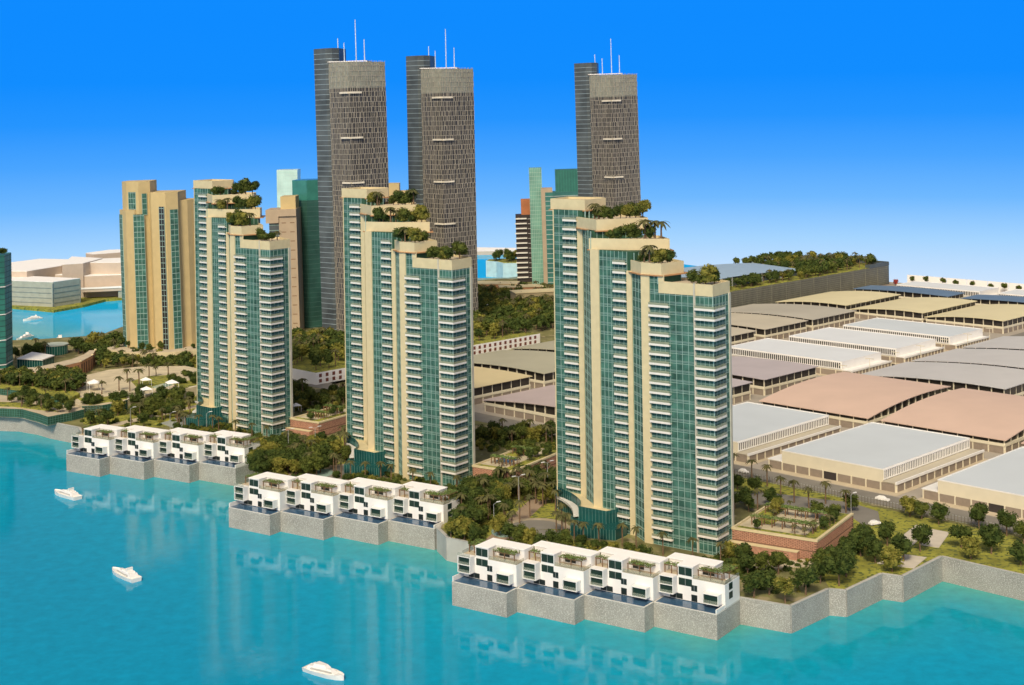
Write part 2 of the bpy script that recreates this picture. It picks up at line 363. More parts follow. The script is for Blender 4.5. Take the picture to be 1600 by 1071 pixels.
def bush(x, y, z, s, where, kind=None):
    if kind is None: kind = R.choice((0, 1, 2))
    t = thing('shrub', ['dark', 'mid green', 'yellow green'][kind]+' leafy shrub '+where, 'shrub', (x, y, z-.9*s), R.uniform(0, 6.28), ['dark', 'mid green', 'yellow green'][kind]+' shrubs '+where, CR[(kind, R.randrange(4))])
    t.scale = (s, s, s*.9); return t
def inpoly(p, poly):
    c = False; n = len(poly)
    for i in range(n):
        a, b = poly[i], poly[i-1]
        if (a[1] > p[1]) != (b[1] > p[1]) and p[0] < (b[0]-a[0])*(p[1]-a[1])/(b[1]-a[1])+a[0]: c = not c
    return c
PLACED = []
WOOD = MB()
LOWC = [(m_.vertices, m_.polygons) for m_ in (crown_mesh(90+i, 3.0, 5.4, 150, fol[0], lobes=5, leaf=.62) for i in range(4))]
LOWC = [([tuple(v.co) for v in a], [tuple(p.vertices) for p in b]) for a, b in LOWC]
LOWP = [([tuple(v.co) for v in m_.vertices], [tuple(p.vertices) for p in m_.polygons]) for m_ in PC[:2]]
def joined_tree(x, y, z, kind, s, stem=1.0):
    vs_, fs = LOWP[R.randrange(2)] if kind == 3 else LOWC[R.randrange(4)]
    a = R.uniform(0, 6.28); c, d = cos(a)*s, sin(a)*s; z0 = z+(6.5*s if kind == 3 else (2.6*stem-1.5)*s); i = len(WOOD.v)
    WOOD.v += [(x+c*v[0]-d*v[1], y+d*v[0]+c*v[1], z0+v[2]*s) for v in vs_]
    WOOD.f += [tuple(i+k for k in f) for f in fs]; WOOD.m += [kind]*len(fs)
    WOOD.tube((x, y, z-.2), (x, y, z0+.8*s), .22*s, .16*s, 5, 4)
def undergrowth(poly, n, z=8., s=(.3, .6)):
    xs = [p[0] for p in poly]; ys = [p[1] for p in poly]; k = 0
    for _ in range(n*12):
        if k >= n: break
        p = (R.uniform(min(xs), max(xs)), R.uniform(min(ys), max(ys)))
        if inpoly(p, poly) and (z > 9 or inpoly(p, land)): k += 1; joined_tree(*p, z-1.6, R.choice((0, 0, 1, 1, 2)), R.uniform(*s))
def scatter(poly, n, where, z=8., mind=5., pal=.25, s=(.8, 1.25), kinds=(0,0,0,1,1,2), bus=0., h=(6.0, 7.5), far=False):
    xs = [p[0] for p in poly]; ys = [p[1] for p in poly]; k = 0
    for _ in range(n*40):
        if k >= n: break
        p = (R.uniform(min(xs), max(xs)), R.uniform(min(ys), max(ys)))
        if not inpoly(p, poly) or (z < 9 and not inpoly(p, land)) or any(hypot(p[0]-q[0], p[1]-q[1]) < mind and abs(q[2]-z) < 6 for q in PLACED): continue
        PLACED.append((*p, z)); k += 1; sc = R.uniform(*s); u = R.random()
        if far: joined_tree(*p, z, 3 if u < pal else R.choice(kinds), sc)
        elif u < pal: palm(*p, z, sc, R.choice(h), where)
        elif u < pal+bus: bush(*p, z, sc*.6, where, R.choice(kinds))
        else: tree(*p, z, R.choice(kinds), sc, where)

# ------------------------------------------------------------------ the three stepped residential towers
FH = 3.3
PL = dict(A0=(-51.2,59), bA=(-47,55.6), Bp=(-42.4,51.8), B1=(-40.6,50.3), C0=(-38.6,35.8), C1=(-35.7,33.4), b3=(-30.6,29.1), Dp=(-26.5,25.6), D0=(-24.8,24.3), D1=(-22.3,16.5),
          bL=(-19.6,14.5), gL=(-13.4,9.9), Sl=(-5.8,4.3), S=(-5.3,3.9), F=(0,0), bR=(4.1,5.8), gR=(6.6,9.4), G=(7.3,10.5))
TOPZ = dict(A=124.0, B=117.7, C=111.2, D=104.4, F=98.3)
def glass_face(t, p, q, z0, z1, bays, individual, lm, panes, out=0., fh=FH):
    """curtain wall p->q: panes set between pale mullions, spandrel strips at every floor"""
    n = int((z1-z0)/fh+.01)
    for k in range(bays+1):
        a = k/bays; L = hypot(q[0]-p[0], q[1]-p[1]); h = .07/L
        lm.wall(p, q, out, out+.22, z0, z1, 0, a-h, a+h)
    for i in range(n+1):
        z = z0+i*fh
        if z > z1-.3: break
        lm.wall(p, q, out, out+.20, z-.05, z+.06, 0); lm.wall(p, q, out, out+.18, z+.62, z+.70, 0)
        lm.wall(p, q, out, out+.05, z+.06, z+.95, 1)
        if z+.95 < z1: lm.wall(p, q, out, out+.20, z+.95, z+1.02, 0)
        for k in range(bays):
            panes.append((p, q, k/bays, (k+1)/bays, z+1.02, min(z+fh-.05, z1)))
def tower(pos, rz, label, tiltx, individual, where):
    t = thing('residential_tower', label, 'tower', (*pos, 8), rz, 'stepped residential towers with terraces')
    P = {k: v for k, v in PL.items()}
    base = 8.0
    def Z(z): return z-base
    # cores
    mb = MB()
    e = lambda k, o: None
    blk = [([P['D1'], P['F'], P['G'], (0,23), (-14,36), (-24,27)], 94.4), ([P['D0'], P['D1'], (-15.8,11.8), (-7.9,19.5), (-13,34), (-25,38)], 100.4),
           ([P['C0'], P['C1'], P['D0'], (-12,29.5), (-13.5,42), (-30,52)], 107.2), ([P['B1'], (-38.2,37.0), (-19,43), (-21,58), (-36,66)], 113.7),
           ([P['A0'], P['B1'], (-33.2,56), (-33,63), (-44.5,70)], 120.1)]
    for poly, z in blk:
        cx = sum(p[0] for p in poly)/len(poly); cy = sum(p[1] for p in poly)/len(poly)
        mb.prism([(cx+(p[0]-cx)*.965, cy+(p[1]-cy)*.965) for p in poly], 0, Z(z), 0)
    mb.build('core', [teald], t)
    lm = MB(); panes = []
    G0 = Z(base+.1)
    def gf(a, b, z1, bays, z0=None): glass_face(t, P[a], P[b], G0 if z0 is None else z0, Z(z1), bays, individual, lm, panes, -.25)
    gf('A0', 'bA', 120.1, 2); gf('bA', 'Bp', 120.1, 3)
    gf('B1', 'C0', 113.7, 3); gf('C1', 'b3', 107.2, 4); gf('b3', 'Dp', 107.2, 3)
    gf('D0', 'D1', 100.4, 3); gf('bL', 'gL', 94.4, 4); gf('gL', 'Sl', 94.4, 4); gf('S', 'F', 94.4, 4); gf('F', 'bR', 94.4, 3); gf('bR', 'gR', 94.4, 2)
    E0 = lerp(P['bL'], P['gL'], .45)
    glass_face(t, P['bL'], E0, Z(94.4)+.05, Z(100.4), 2, individual, lm, panes, -.25)
    # the dark recessed storeys under the roof slabs and the sides turned away from the water
    for a, b, z0, z1, bays in ((E0, (-8.2,19.8), 97.3, 100.2, 5), ((-24.0,23.4), (-12,29.2), 104, 107, 7), ((-38.2,37.2), (-19,43), 110.6, 113.5, 9), ((-39.5,49.8), (-33.2,56.3), 117, 120, 4)):
        for k in range(bays+1):
            h = .06/hypot(b[0]-a[0], b[1]-a[1]); lm.wall(a, b, -.4, .1, Z(z0), Z(z1), 0, k/bays-h, k/bays+h)
    back = [P['G'], (0,23), (-13,38), (-20,58), (-36,66), (-44.5,70), P['A0']]
    lm.build('mullions', [mull, tealm], t, kind='stuff')
    # panes: the 300 nearest the viewer one by one on the near tower, the rest joined
    panes.sort(key=lambda a: (a[0][1]+a[1][1])*.5+abs(a[4]-52)*.25)
    rest = MB(); ms = {}
    for i, (p, q, a, b, z0, z1) in enumerate(panes):
        if i < individual:
            L = round(hypot(q[0]-p[0], q[1]-p[1])*(b-a), 1); key = (L, round(z1-z0, 1))
            if key not in ms:
                m_ = MB(); m_.box(.07, L-.07, -.06, .02, .02, z1-z0-.02); ms[key] = m_.mesh('pane', teal)
            s = lerp(p, q, a); ang = atan2(q[1]-p[1], q[0]-p[0]); dx, dy = q[0]-p[0], q[1]-p[1]; l = hypot(dx, dy)
            put('pane', ms[key], t, loc=(s[0]-dy/l*.2, s[1]+dx/l*.2, z0), rz=ang)
        else: rest.wall(p, q, -.24, -.16, z0+.02, z1-.02, 0, a+.01, b-.01)
    rest.build('pane', teal, t, kind='stuff')
    # piers
    for a, b, z, o in (('Bp','B1',113.8,.35), ('C0','C1',107.3,.35), ('Dp','D0',100.6,.35), ('D1','bL',100.6,.35), ('Sl','S',98.4,.42), ('gR','G',94.4,.3)):
        mb = MB(); mb.wall(P[a], P[b], -.6, o, 0, Z(z)); mb.build('pier', [beige if a not in ('gR','Sl') else mat('grey beige pier', (.50, .47, .37), .7)], t)
    mb = MB(); mb.wall(E0, lerp(E0, P['Sl'], .16), -.3, .12, Z(97.9), Z(100.5)); mb.build('pier', beige, t)
    # back walls (beige, with a window strip)
    mb = MB()
    for a, b, z in zip(back, back[1:], (94, 94, 107, 113, 120, 120)): mb.wall(a, b, -.3, .1, 0, Z(z), 0)
    mb.build('rear_wall', [beige], t)
    mb = MB(); mb.wall(P['G'], (0, 23), .12, .2, 3, Z(92), 0, .3, .7); mb.build('rear_glazing', [teald], t)
    # balconies
    def balc(cols, k0, k1, wrap=None):
        m1, m2 = MB(), MB()
        for (a, b, x0, x1, pr) in cols:
            p, q = P[a], P[b]; L = hypot(q[0]-p[0], q[1]-p[1]); h = .06/L
            m1.wall(p, q, -.2, pr, -.12, .28, 0, x0, x1); m1.wall(p, q, pr-.12, pr, .28, .62, 0, x0, x1)
            m2.wall(p, q, pr-.10, pr-.04, .62, 1.45, 0, x0+h, x1-h)
        mA = m1.mesh('balcony', [slabw]); mB = m2.mesh('railing', railm)
        for k in range(k0, k1):
            o = put('balcony', mA, t, loc=(0, 0, 13.75-base+k*FH)); put('railing', mB, o)
    balc([('bA','Bp',-.06,1.0,1.0)], 0, 32); balc([('b3','Dp',-.04,1.0,1.0)], 0, 28); balc([('bL','gL',-.02,1.02,1.05)], -1, 24)
    balc([('S','F',0,1.15,1.05), ('F','bR',-.13,1.0,1.05)], 0, 24)
    # parapet bands with terraces
    def band(poly, zt, h, over, flip=1):
        mbp = MB(); n = len(poly)
        for i in range(n): mbp.wall(poly[i], poly[(i+1)%n], -.55, .0, Z(zt-h), Z(zt))
        mbp.build('parapet', [beige], t)
        mb2 = MB(); cx = sum(p[0] for p in poly)/n; cy = sum(p[1] for p in poly)/n; mb2.prism([(cx+(p[0]-cx)*.97, cy+(p[1]-cy)*.97) for p in poly], Z(zt-h)+.02, Z(zt-.8), 0); mb2.build('terrace_floor', [paving], t)
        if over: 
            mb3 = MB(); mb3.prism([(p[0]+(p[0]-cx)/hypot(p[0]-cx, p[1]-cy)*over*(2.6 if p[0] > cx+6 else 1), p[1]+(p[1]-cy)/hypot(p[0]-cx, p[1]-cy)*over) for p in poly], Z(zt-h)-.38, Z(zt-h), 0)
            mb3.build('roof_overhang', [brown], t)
    fF = [E0, P['F'], P['G'], (0,23.3), (-9,22)]
    band(fF, TOPZ['F'], 4.0, 0)
    band([(-25.2,24.4), P['D1'], (-15.8,11.6), (-7.2,19.2), (-13,34.5), (-25.2,36)], TOPZ['D'], 4.0, .8)
    band([(-39.1,36.2), (-25.5,30.8), (-10.9,29.3), (-13,42.5), (-30,52)], TOPZ['C'], 4.0, .7)
    band([(-42.8,52.3), (-36.2,37.6), (-17.2,43), (-19.5,59), (-36,66)], TOPZ['B'], 4.0, .7)
    band([(-52,61), (-39.6,50.5), (-31.3,60), (-32,64), (-45,71.5)], TOPZ['A'], 3.9, .7)
    # lobby
    lob = [(-30.6,28.4), (-35.1,25.7), (-44.3,32.8), (-43.6,36.5), (-43.4,40), (-44.3,44.5), (-46.2,50.5), (-49.5,56.5), (-51.5,60), (-46,64), (-38,36)]
    mb = MB(); mb.prism(lob, 0, 7.0, 0); mb.build('lobby_glazing', [lobbyg], t)
    mb = MB(); mb.prism(lob, 7.02, 7.3, 0); mb.build('lobby_roof', [beige], t)
    mb = MB(); mg = MB()
    for a, b in zip(lob, lob[1:9]):
        n = max(1, int(hypot(b[0]-a[0], b[1]-a[1])/1.3)); mb.wall(a, b, -.1, .06, 6.9, 8.3)
        for k in range(n+1): mg.wall(a, b, -.12, .12, 0, 8.3, 0, k/n-.05/(n*1.3), k/n+.05/(n*1.3))
    # chain above runs clockwise, so its outer side is the other one; both skins are thin and read the same
    mb.build('lobby_parapet_glass', [lobbyg], t); mg.build('lobby_mullions', [mat('dark teal mullion', (.10, .22, .20), .4)], t, kind='stuff')
    low = [(-47.6,25.2), (-39.5,21.2), (-32.4,18.8), (-27.8,25), (-31,28.2), (-35.1,25.5), (-44.5,32.6), (-47,38)]
    mb = MB(); mb.prism(low, 0, 3.6, 0); mb.build('entrance_glazing', [lobbyg], t)
    mb = MB(); mb.prism(low, 3.6, 3.8, 0); mb.build('entrance_roof', [lobbyg], t)
    mb = MB()
    for a, b in zip(low, low[1:3]):
        for k in range(8): mb.wall(a, b, -.1, .1, 0, 3.6, 0, k/7-.01, k/7+.01)
    mb.build('entrance_mullions', [MATS['dark teal mullion']], t, kind='stuff')
    mb = MB(); mb.prism([(-52,57.5), (-49.4,52.5), (-47.8,47.5), (-46.6,42), (-46.2,36), (-46.3,32.2), (-44.4,32.6), (-44.0,38), (-44.3,43.5), (-45.8,48.5), (-49,54.5)], 4.6, 5.4, 0); mb.build('canopy', [coping], t)
    t.rotation_euler.x = tiltx
    # terrace planting: things of their own
    c, s = cos(rz), sin(rz)
    def wp(x, y): return (pos[0]+c*x-s*y, pos[1]+s*x+c*y)
    for (x, y, L, kind, sc) in PLANTS[where]:
        X, Y = wp(x, y); z = TOPZ[L]-.8; wh = 'on the %s roof terrace of the %s tower' % (dict(F='lowest', D='second', C='third', B='top')[L], where)
        if kind == 'p': palm(X, Y, z, sc*1.42, 4.5, wh)
        else: tree(X, Y, z-.3, int(kind), sc*1.28, wh, stem=.9)
    return t
PLANTS = {
 'right': [(-36.5,44.5,'B','p',.9), (-35.2,42,'B','p',.75), (-33.2,41.5,'B','1',.75), (-31,42,'B','0',.65), (-25,44,'B','2',.85), (-21.5,45,'B','1',.9), (-18.9,46,'B','2',.95), (-30,44,'B','p',.6),
           (-28.3,33.2,'C','0',.62), (-24.6,32.6,'C','1',.85), (-19.4,31.8,'C','p',1.1), (-15.8,32,'C','p',1.05), (-13.5,32,'C','p',1.0),
           (-21.2,16.8,'D','p',.75), (-19.3,15.8,'D','p',1.0), (-16.2,15.3,'D','2',.85), (-12.9,17,'D','0',.7), (-17.5,16,'D','1',.5),
           (-1.5,5.2,'F','2',1.0), (1.6,7.0,'F','0',.8)],
 'middle': [(-36.6,43,'B','2',.85), (-34,41.5,'B','p',.95), (-33.4,43,'B','p',.8), (-25.5,45,'B','0',.85), (-22.5,45,'B','1',.9), (-20,46.5,'B','0',.95), (-19,45,'B','p',1.0),
            (-32.5,35,'C','0',.85), (-27.6,32.8,'C','p',1.05), (-25.4,32.5,'C','p',.85), (-22,32.5,'C','1',.95), (-18.5,32,'C','0',.6), (-14.5,32,'C','2',1.0),
            (-21.5,17.5,'D','0',.95), (-20,16,'D','p',.9), (-15.8,14.5,'D','2',1.0), (-12.7,16.5,'D','1',.75),
            (-8,8.8,'F','1',.8), (-4.5,6.5,'F','1',.8), (-1.8,5.2,'F','0',.75), (2.5,9.5,'F','1',1.05)],
 'left': [(-36,41.5,'B','1',.6), (-33.5,41.5,'B','0',.65), (-25,45,'B','0',1.0), (-21.5,45.5,'B','1',1.1), (-18.5,47,'B','0',1.0), (-32.5,36,'C','p',.8), (-28,34,'C','p',.9), (-19.5,32.5,'C','0',.75), (-15.8,31.8,'C','2',.85), (-14,33,'C','1',.9),
          (-22.8,22,'D','2',.95), (-19,17.5,'D','1',1.0), (-16.5,15.5,'D','2',.9), (-13.2,17.8,'D','p',1.0), (-5.5,7.5,'F','0',.7), (-3,7.5,'F','1',.6), (-.5,7.5,'F','0',.65), (1.5,9.5,'F','p',.7)]}
for q_ in PLANTS.values():
    q_ += [(x_+R.uniform(-.6, .6), y_, L_, R.choice('0112'), R.uniform(.55, .85)) for x_, y_, L_ in ((-20.6, 18.6, 'D'), (-14.4, 16.6, 'D'), (-31, 34.4, 'C'), (-22, 33.2, 'C'), (-17.6, 33.0, 'C'), (-34.2, 44.6, 'B'), (-27.2, 45.2, 'B'), (-3.6, 5.2, 'F'), (-6.2, 8.0, 'F'), (-23.5, 46, 'B'))]
tower((65.88, 479.75), 0, 'right-hand stepped teal and beige tower with four planted terraces, nearest the camera', 0, 300, 'right')
tower((-24.74, 570.17), -.0225, 'middle stepped teal and beige tower with planted terraces behind the second villa row', 0, 0, 'middle')
tower((-112.7, 664.4), -.0497, 'left-hand stepped teal and beige tower with white balconies, farthest of the three', 0, 0, 'left')

# ------------------------------------------------------------------ villas on the quay
EV = radians(-34.5)
def villa_row(pos, rz, side, nv=4):
    ex = (cos(EV+rz), sin(EV+rz)); nx = (-ex[1], ex[0])
    def wp(u, v): return (pos[0]+ex[0]*u+nx[0]*v, pos[1]+ex[1]*u+nx[1]*v)
    WD, ST = 21.2, 5.8
    for k in range(nv):
        j = nv-1-k                                       # k=0: leftmost
        X, Y = wp(-WD*(j+1), -ST*j)                      # the row's origin is the front right corner of its last block
        ordn = ('leftmost', 'second', 'third', 'rightmost')[k]
        nb = ['beside the open water', 'between two villas', 'between two villas', 'at the right end of the terrace']
        t = thing('pool_terrace', '%s speckled concrete pool block under the %s villa row' % (ordn, side), 'terrace', (X, Y, 0), EV+rz, 'pool terraces under the villas')
        mb = MB(); mb.box(0, WD, 0, 16, -2, 7.45); mb.build('concrete_block', concrete, t)
        mb = MB(); mb.box(.45, WD-.45, .45, 6.6, 7.45, 7.72); mb.build('pool_water', poolm, t)
        mb = MB(); mb.box(0, WD, 0, .42, 7.45, 7.62); mb.box(WD-.42, WD, .45, 6.6, 7.45, 7.62); mb.box(0, .42, .45, 6.6, 7.45, 7.62); mb.box(0, WD, 6.62, 16, 7.46, 7.9); mb.build('pool_rim', coping, t)
        villa((X, Y, 7.9), EV+rz, k, nv, '%s white cubic villa in the %s waterfront row' % (ordn, side))
def villa(loc, rz, k, nv, label):
    t = thing('villa', label, 'villa', loc, rz, 'white cubic villas along the water')
    WD = 21.2; f = 5.6                                    # f: front wall plane
    first, last = k == 0, k == nv-1
    b = MB()
    b.box(.0, WD, f, 15.5, 0, 6.9)                        # two lower storeys
    b.build('lower_storeys', white, t)
    b = MB(); b.box(5.4, 10.4, f-.003, 10.2, 6.92, 10.2); b.box(5.4 if first else 0, WD-(5.6 if last else .02), 10.2, 15.5, 6.92, 10.2)
    b.box(5.25, 10.55, f-.15, 10.0, 10.2, 10.45); b.box(5.2 if first else -.9, WD-(5.4 if last else 0), 10.0, 15.7, 10.2, 10.45)
    b.build('upper_storey', white, t)
    b = MB(); b.box(5.3, 10.5, f-.1, 10.1, 10.45, 10.5); b.box(5.3 if first else -.85, WD-(5.5 if last else .05), 10.1, 15.6, 10.45, 10.5); b.build('roof', massw, t)
    def baybox(x0, x1, d, z0, z1, n):
        m = MB(); th = .22
        m.box(x0, x1, f-d, f-.02, z0, z0+th); m.box(x0, x1, f-d, f-.02, z1-th, z1); m.box(x0, x0+th, f-d, f-.02, z0+th, z1-th); m.box(x1-th, x1, f-d, f-.02, z0+th, z1-th)
        H = (z1-z0-2*th-(n-1)*th)/n
        for i in range(1, n): m.box(x0+th, x1-th, f-d, f-.02, z0+i*(H+th), z0+i*(H+th)+th)
        o = m.build('bay_box', white, t)
        for i in range(n):
            m = MB(); z = z0+th+i*(H+th); m.box(x0+th, x1-th, f-d+.55, f-d+.65, z, z+H); m.build('window', winteal, o)
            m = MB(); m.box(x0+th, x1-th, f-d+.05, f-d+.12, z, z+H*.38); m.build('railing', clear, o)
    baybox(.3, 5.2, 2.9, 2.0, 7.3, 2)
    baybox(15.0, 20.2, 2.7, 1.1, 4.2, 1)
    def win(x0, x1, z0, z1, m, name='window', y=f):
        b = MB(); b.box(x0, x1, y-.05, y+.02, z0, z1); o = b.build(name, m, t)
        if name == 'window':
            b = MB(); b.box((x0+x1)/2-.05, (x0+x1)/2+.05, y-.1, y-.05, z0, z1); b.build('window_bar', metalg, o)
    win(5.65, 10.15, 7.5, 9.95, winteal, y=f-.003); win(5.65, 10.15, 4.4, 6.6, winteal)
    win(2.6, 6.9, .15, 1.75, doorg); win(9.9, 11.9, 3.2, 5.0, doorg); win(9.9, 11.9, .1, 2.1, doorg, 'door'); win(14.3, 19.3, .15, 1.6, doorg)
    win(11.5, 15.5, 7.2, 9.4, doorg, y=10.2)
    # terrace
    b = MB(); b.box(10.45, WD-.1, f+.1, 10.15, 6.9, 7.0); b.box(.1, 5.35, f+.1, 10.15, 6.9, 7.0); b.build('terrace_floor', paving, t)
    b = MB(); b.box(10.4, WD, f+.05, f+.12, 6.95, 8.1); b.box(WD-.1, WD-.03, f+.12, 10, 6.95, 8.1); b.build('terrace_railing', clear, t)
    if first: b = MB(); b.box(.3, 5.2, f-2.85, f-2.78, 7.3, 8.4); b.box(.08, .15, f, 15, 6.95, 8.1); b.build('terrace_railing', clear, t)
    def pergola(x0, x1, y0, y1, z=9.5):
        b = MB(); 
        for i in range(int((x1-x0)/.8)+1): b.box(x0+i*.8, x0+i*.8+.12, y0, y1, z, z+.14)
        b.box(x0-.1, x1+.1, y0+.2, y0+.35, z-.2, z); b.box(x0-.1, x1+.1, y1-.35, y1-.2, z-.2, z)
        o = b.build('pergola', wood, t)
        b = MB()
        for x in (x0, (x0+x1)/2, x1-.3): b.box(x, x+.25, y0+.2, y0+.45, 7, z-.2)
        b.build('pergola_posts', wood, o)
        b = MB()
        for i in range(int((x1-x0)*(y1-y0)*14)):
            c = (R.uniform(x0, x1), R.uniform(y0-.2, y1+.2), z+.15+R.uniform(0, .4)); l = .42
            b.face([tuple(c[q]+R.uniform(-l, l)*(1 if q < 2 else .5) for q in range(3)) for _ in range(3)])
        b.build('creeper', pergm, o, kind='stuff')
    pergola(11.6, 19.8, f+.9, f+4.2)
    if first: pergola(.8, 4.9, f+2.5, f+8.5)
    else: pergola(-.5+.8, 4.9, f+.6, f+3.0)
    if last:
        pergola(WD-4.6, WD-.5, f+4.0, f+9.6)
        for z in (1.9, 4.6):
            b = MB(); b.box(WD-.02, WD+.06, 8.2, 10.6, z, z+2.0); b.build('window', winteal, t)
        b = MB(); b.box(WD-.5, WD-.12, .1, f, -.2, 1.0); b.build('garden_wall', white, t)
        b = MB(); b.box(WD-.12, WD-.05, 6, 15.3, 6.95, 8.1); b.build('terrace_railing', clear, t)
    if first: b = MB(); b.box(.12, .5, .1, f-.1, -.2, 1.3); b.build('garden_wall', white, t)
villa_row((58.27, 425.8), 0, 'nearest')
villa_row((-30.13, 517.06), .0155, 'middle')
villa_row((-119.2, 609.26), .0401, 'farthest')

# ------------------------------------------------------------------ warehouse quarter (streets run at 45 degrees)
def wroot(label, A0, B0, group, cat='warehouse'): 
    x, y = W(A0, B0); return thing('warehouse', label, cat, (x, y, 8), -pi/4, group)
def shutters(t, x0, x1, n, z0, z1, axis, fix, openat=(), single=True):
    """n roller doors between x0..x1 on the face y=fix ('x' axis, looking to -y) or x=fix ('y' axis, looking to +x)"""
    s = (x1-x0)/n; rest = MB(); posts = MB(); me = {}; pm = MB()
    if axis == 'x': pm.box(-.22, .22, -.35, .02, 0, z1+.3)
    else: pm.box(-.02, .35, -.22, .22, 0, z1+.3)
    pm = pm.mesh('door_pier', cream) if single else None
    for i in range(n+1):
        c = x0+i*s
        if single: put('door_pier', pm, t, loc=(c, fix, 0) if axis == 'x' else (fix, c, 0))
        elif axis == 'x': posts.box(c-.22, c+.22, fix-.35, fix+.02, 0, z1+.3)
        else: posts.box(fix-.02, fix+.35, c-.22, c+.22, 0, z1+.3)
    if not single: posts.build('door_piers', cream, t, kind='stuff')
    for i in range(n):
        a, b = x0+i*s+.3, x0+(i+1)*s-.3; m = shutd if i in openat else shut  # open bays: inner shade put into the dark colour of a flat panel
        if single or i in openat:
            if m not in me:
                q = MB(); L = b-a
                if axis == 'x':
                    q.box(0, L, -.08, 0, z0, z1)
                    if m is shut:
                        for k in range(5): q.box(0, L, -.11, -.08, z0+.2+k*(z1-z0-.3)/5, z0+.35+k*(z1-z0-.3)/5)
                else:
                    q.box(0, .08, 0, L, z0, z1)
                    if m is shut:
                        for k in range(5): q.box(.08, .11, 0, L, z0+.2+k*(z1-z0-.3)/5, z0+.35+k*(z1-z0-.3)/5)
                me[m] = q.mesh('roller_door', m)
            put('roller_door', me[m], t, loc=(a, fix, 0) if axis == 'x' else (fix, a, 0))
        elif axis == 'x': rest.box(a, b, fix-.08, fix, z0, z1)
        else: rest.box(fix, fix+.08, a, b, z0, z1)
    if rest.v: rest.build('roller_doors', shut, t, kind='stuff')
def box_wh(label, A0, A1, B0, B1, lowL, lowR, louvre, roof=roofg, near=True, opn=()):
    t = wroot(label, A0, B0, 'flat-roofed white warehouses'); w_, d = B1-B0, A1-A0
    m = MB(); m.box(-lowL, w_+lowR, 0, d, 0, 3.6); m.build('lower_wall', cream, t)
    m = MB(); m.box(0, w_, -.02, d-.3, 3.62, 8.0); m.build('wall', cream if near else white, t)
    m = MB(); m.box(.35, w_-.35, .33, d-.65, 8.0, 8.05); m.build('roof', roof, t)
    m = MB()
    for q in ((-.05, w_+.05, -.07, .3), (-.05, w_+.05, d-.6, d-.25), (-.05, .3, .3, d-.6), (w_-.3, w_+.05, .3, d-.6)): m.box(*q, 8.0, 8.38)
    m.build('roof_rim', white, t)
    if lowR:
        m = MB(); m.box(w_+.02, w_+lowR+.4, -.4, d+.2, 3.6, 3.85); m.build('side_roof', tauper if near else white, t)
        m = MB(); m.box(w_+lowR-.1, w_+lowR+.55, -.55, d+.3, 3.3, 4.25); m.build('fascia', white, t)
    if lowL: m = MB(); m.box(-lowL-.3, -.02, -.35, d, 3.6, 4.0); m.build('side_roof', white, t)
    shutters(t, -lowL+.2, w_+lowR-.2, 9, .1, 3.2, 'x', 0, opn, near)
    shutters(t, .2, d-.2, 12, .1, 3.1, 'y', w_+lowR, (), near)
    m = MB()                                                # the ribbon of narrow slots under the roof
    if louvre == 'B': m.box(w_, w_+.05, .6, d-1.2, 4.6, 7.5, 0); n = int(d/1.35)
    else: m.box(.6, w_-.8, -.07, -.02, 4.6, 7.5, 0); n = int(w_/1.35)
    m.build('dark_slots', darkgl, t)
    m = MB()
    for i in range(n+1):
        if louvre == 'B': y = .6+i*(d-1.8)/n; m.box(w_+.05, w_+.32, y-.2, y+.22, 4.5, 7.6)
        else: x = .6+i*(w_-1.4)/n; m.box(x-.2, x+.22, -.32, -.07, 4.5, 7.6)
    if louvre == 'B': m.box(w_+.02, w_+.34, .3, d-.8, 7.6, 8.0); m.box(w_+.02, w_+.34, .3, d-.8, 4.1, 4.5)
    else: m.box(.3, w_-.4, -.34, -.03, 7.6, 8.0); m.box(.3, w_-.4, -.34, -.03, 4.1, 4.5)
    m.build('louvre_fins', white, t, kind='stuff')
    # pavement round it
    m = MB(); m.box(-lowL-1, w_+lowR+2.5, -4.2, d+2, .02, .2); m.build('pavement', paving, t)
    return t
box_wh('flat grey-roofed warehouse cut off by the right tower', 494, 564, -408, -363, 6, 5.5, 'B')
box_wh('flat grey-roofed warehouse with one open dark bay in the front row', 494, 564, -340.7, -294.2, 6.5, 5.7, 'B', opn=(4,))
box_wh('flat grey-roofed warehouse cut by the right frame edge', 494, 564, -271, -224, 6.2, 5.7, 'B', opn=(4,))
box_wh('nearest of three long white warehouses with a slot ribbon', 684, 725, -509, -431.5, 5, 6, 'A', roofw, False)
box_wh('middle one of three long white warehouses with a slot ribbon', 740, 785, -504, -430.5, 5, 5, 'A', roofw, False)
box_wh('farthest of three long white warehouses, bluish grey roof', 797.5, 839, -502, -428, 5, 4, 'A', roofg, False)
box_wh('low white slotted warehouse in front of the far boundary wall', 1000, 1030, -581, -512, 2, 2, 'A', roofw, False)
box_wh('low white slotted warehouse at the far right, cut by the frame', 1000, 1030, -498, -430, 2, 2, 'A', roofw, False)

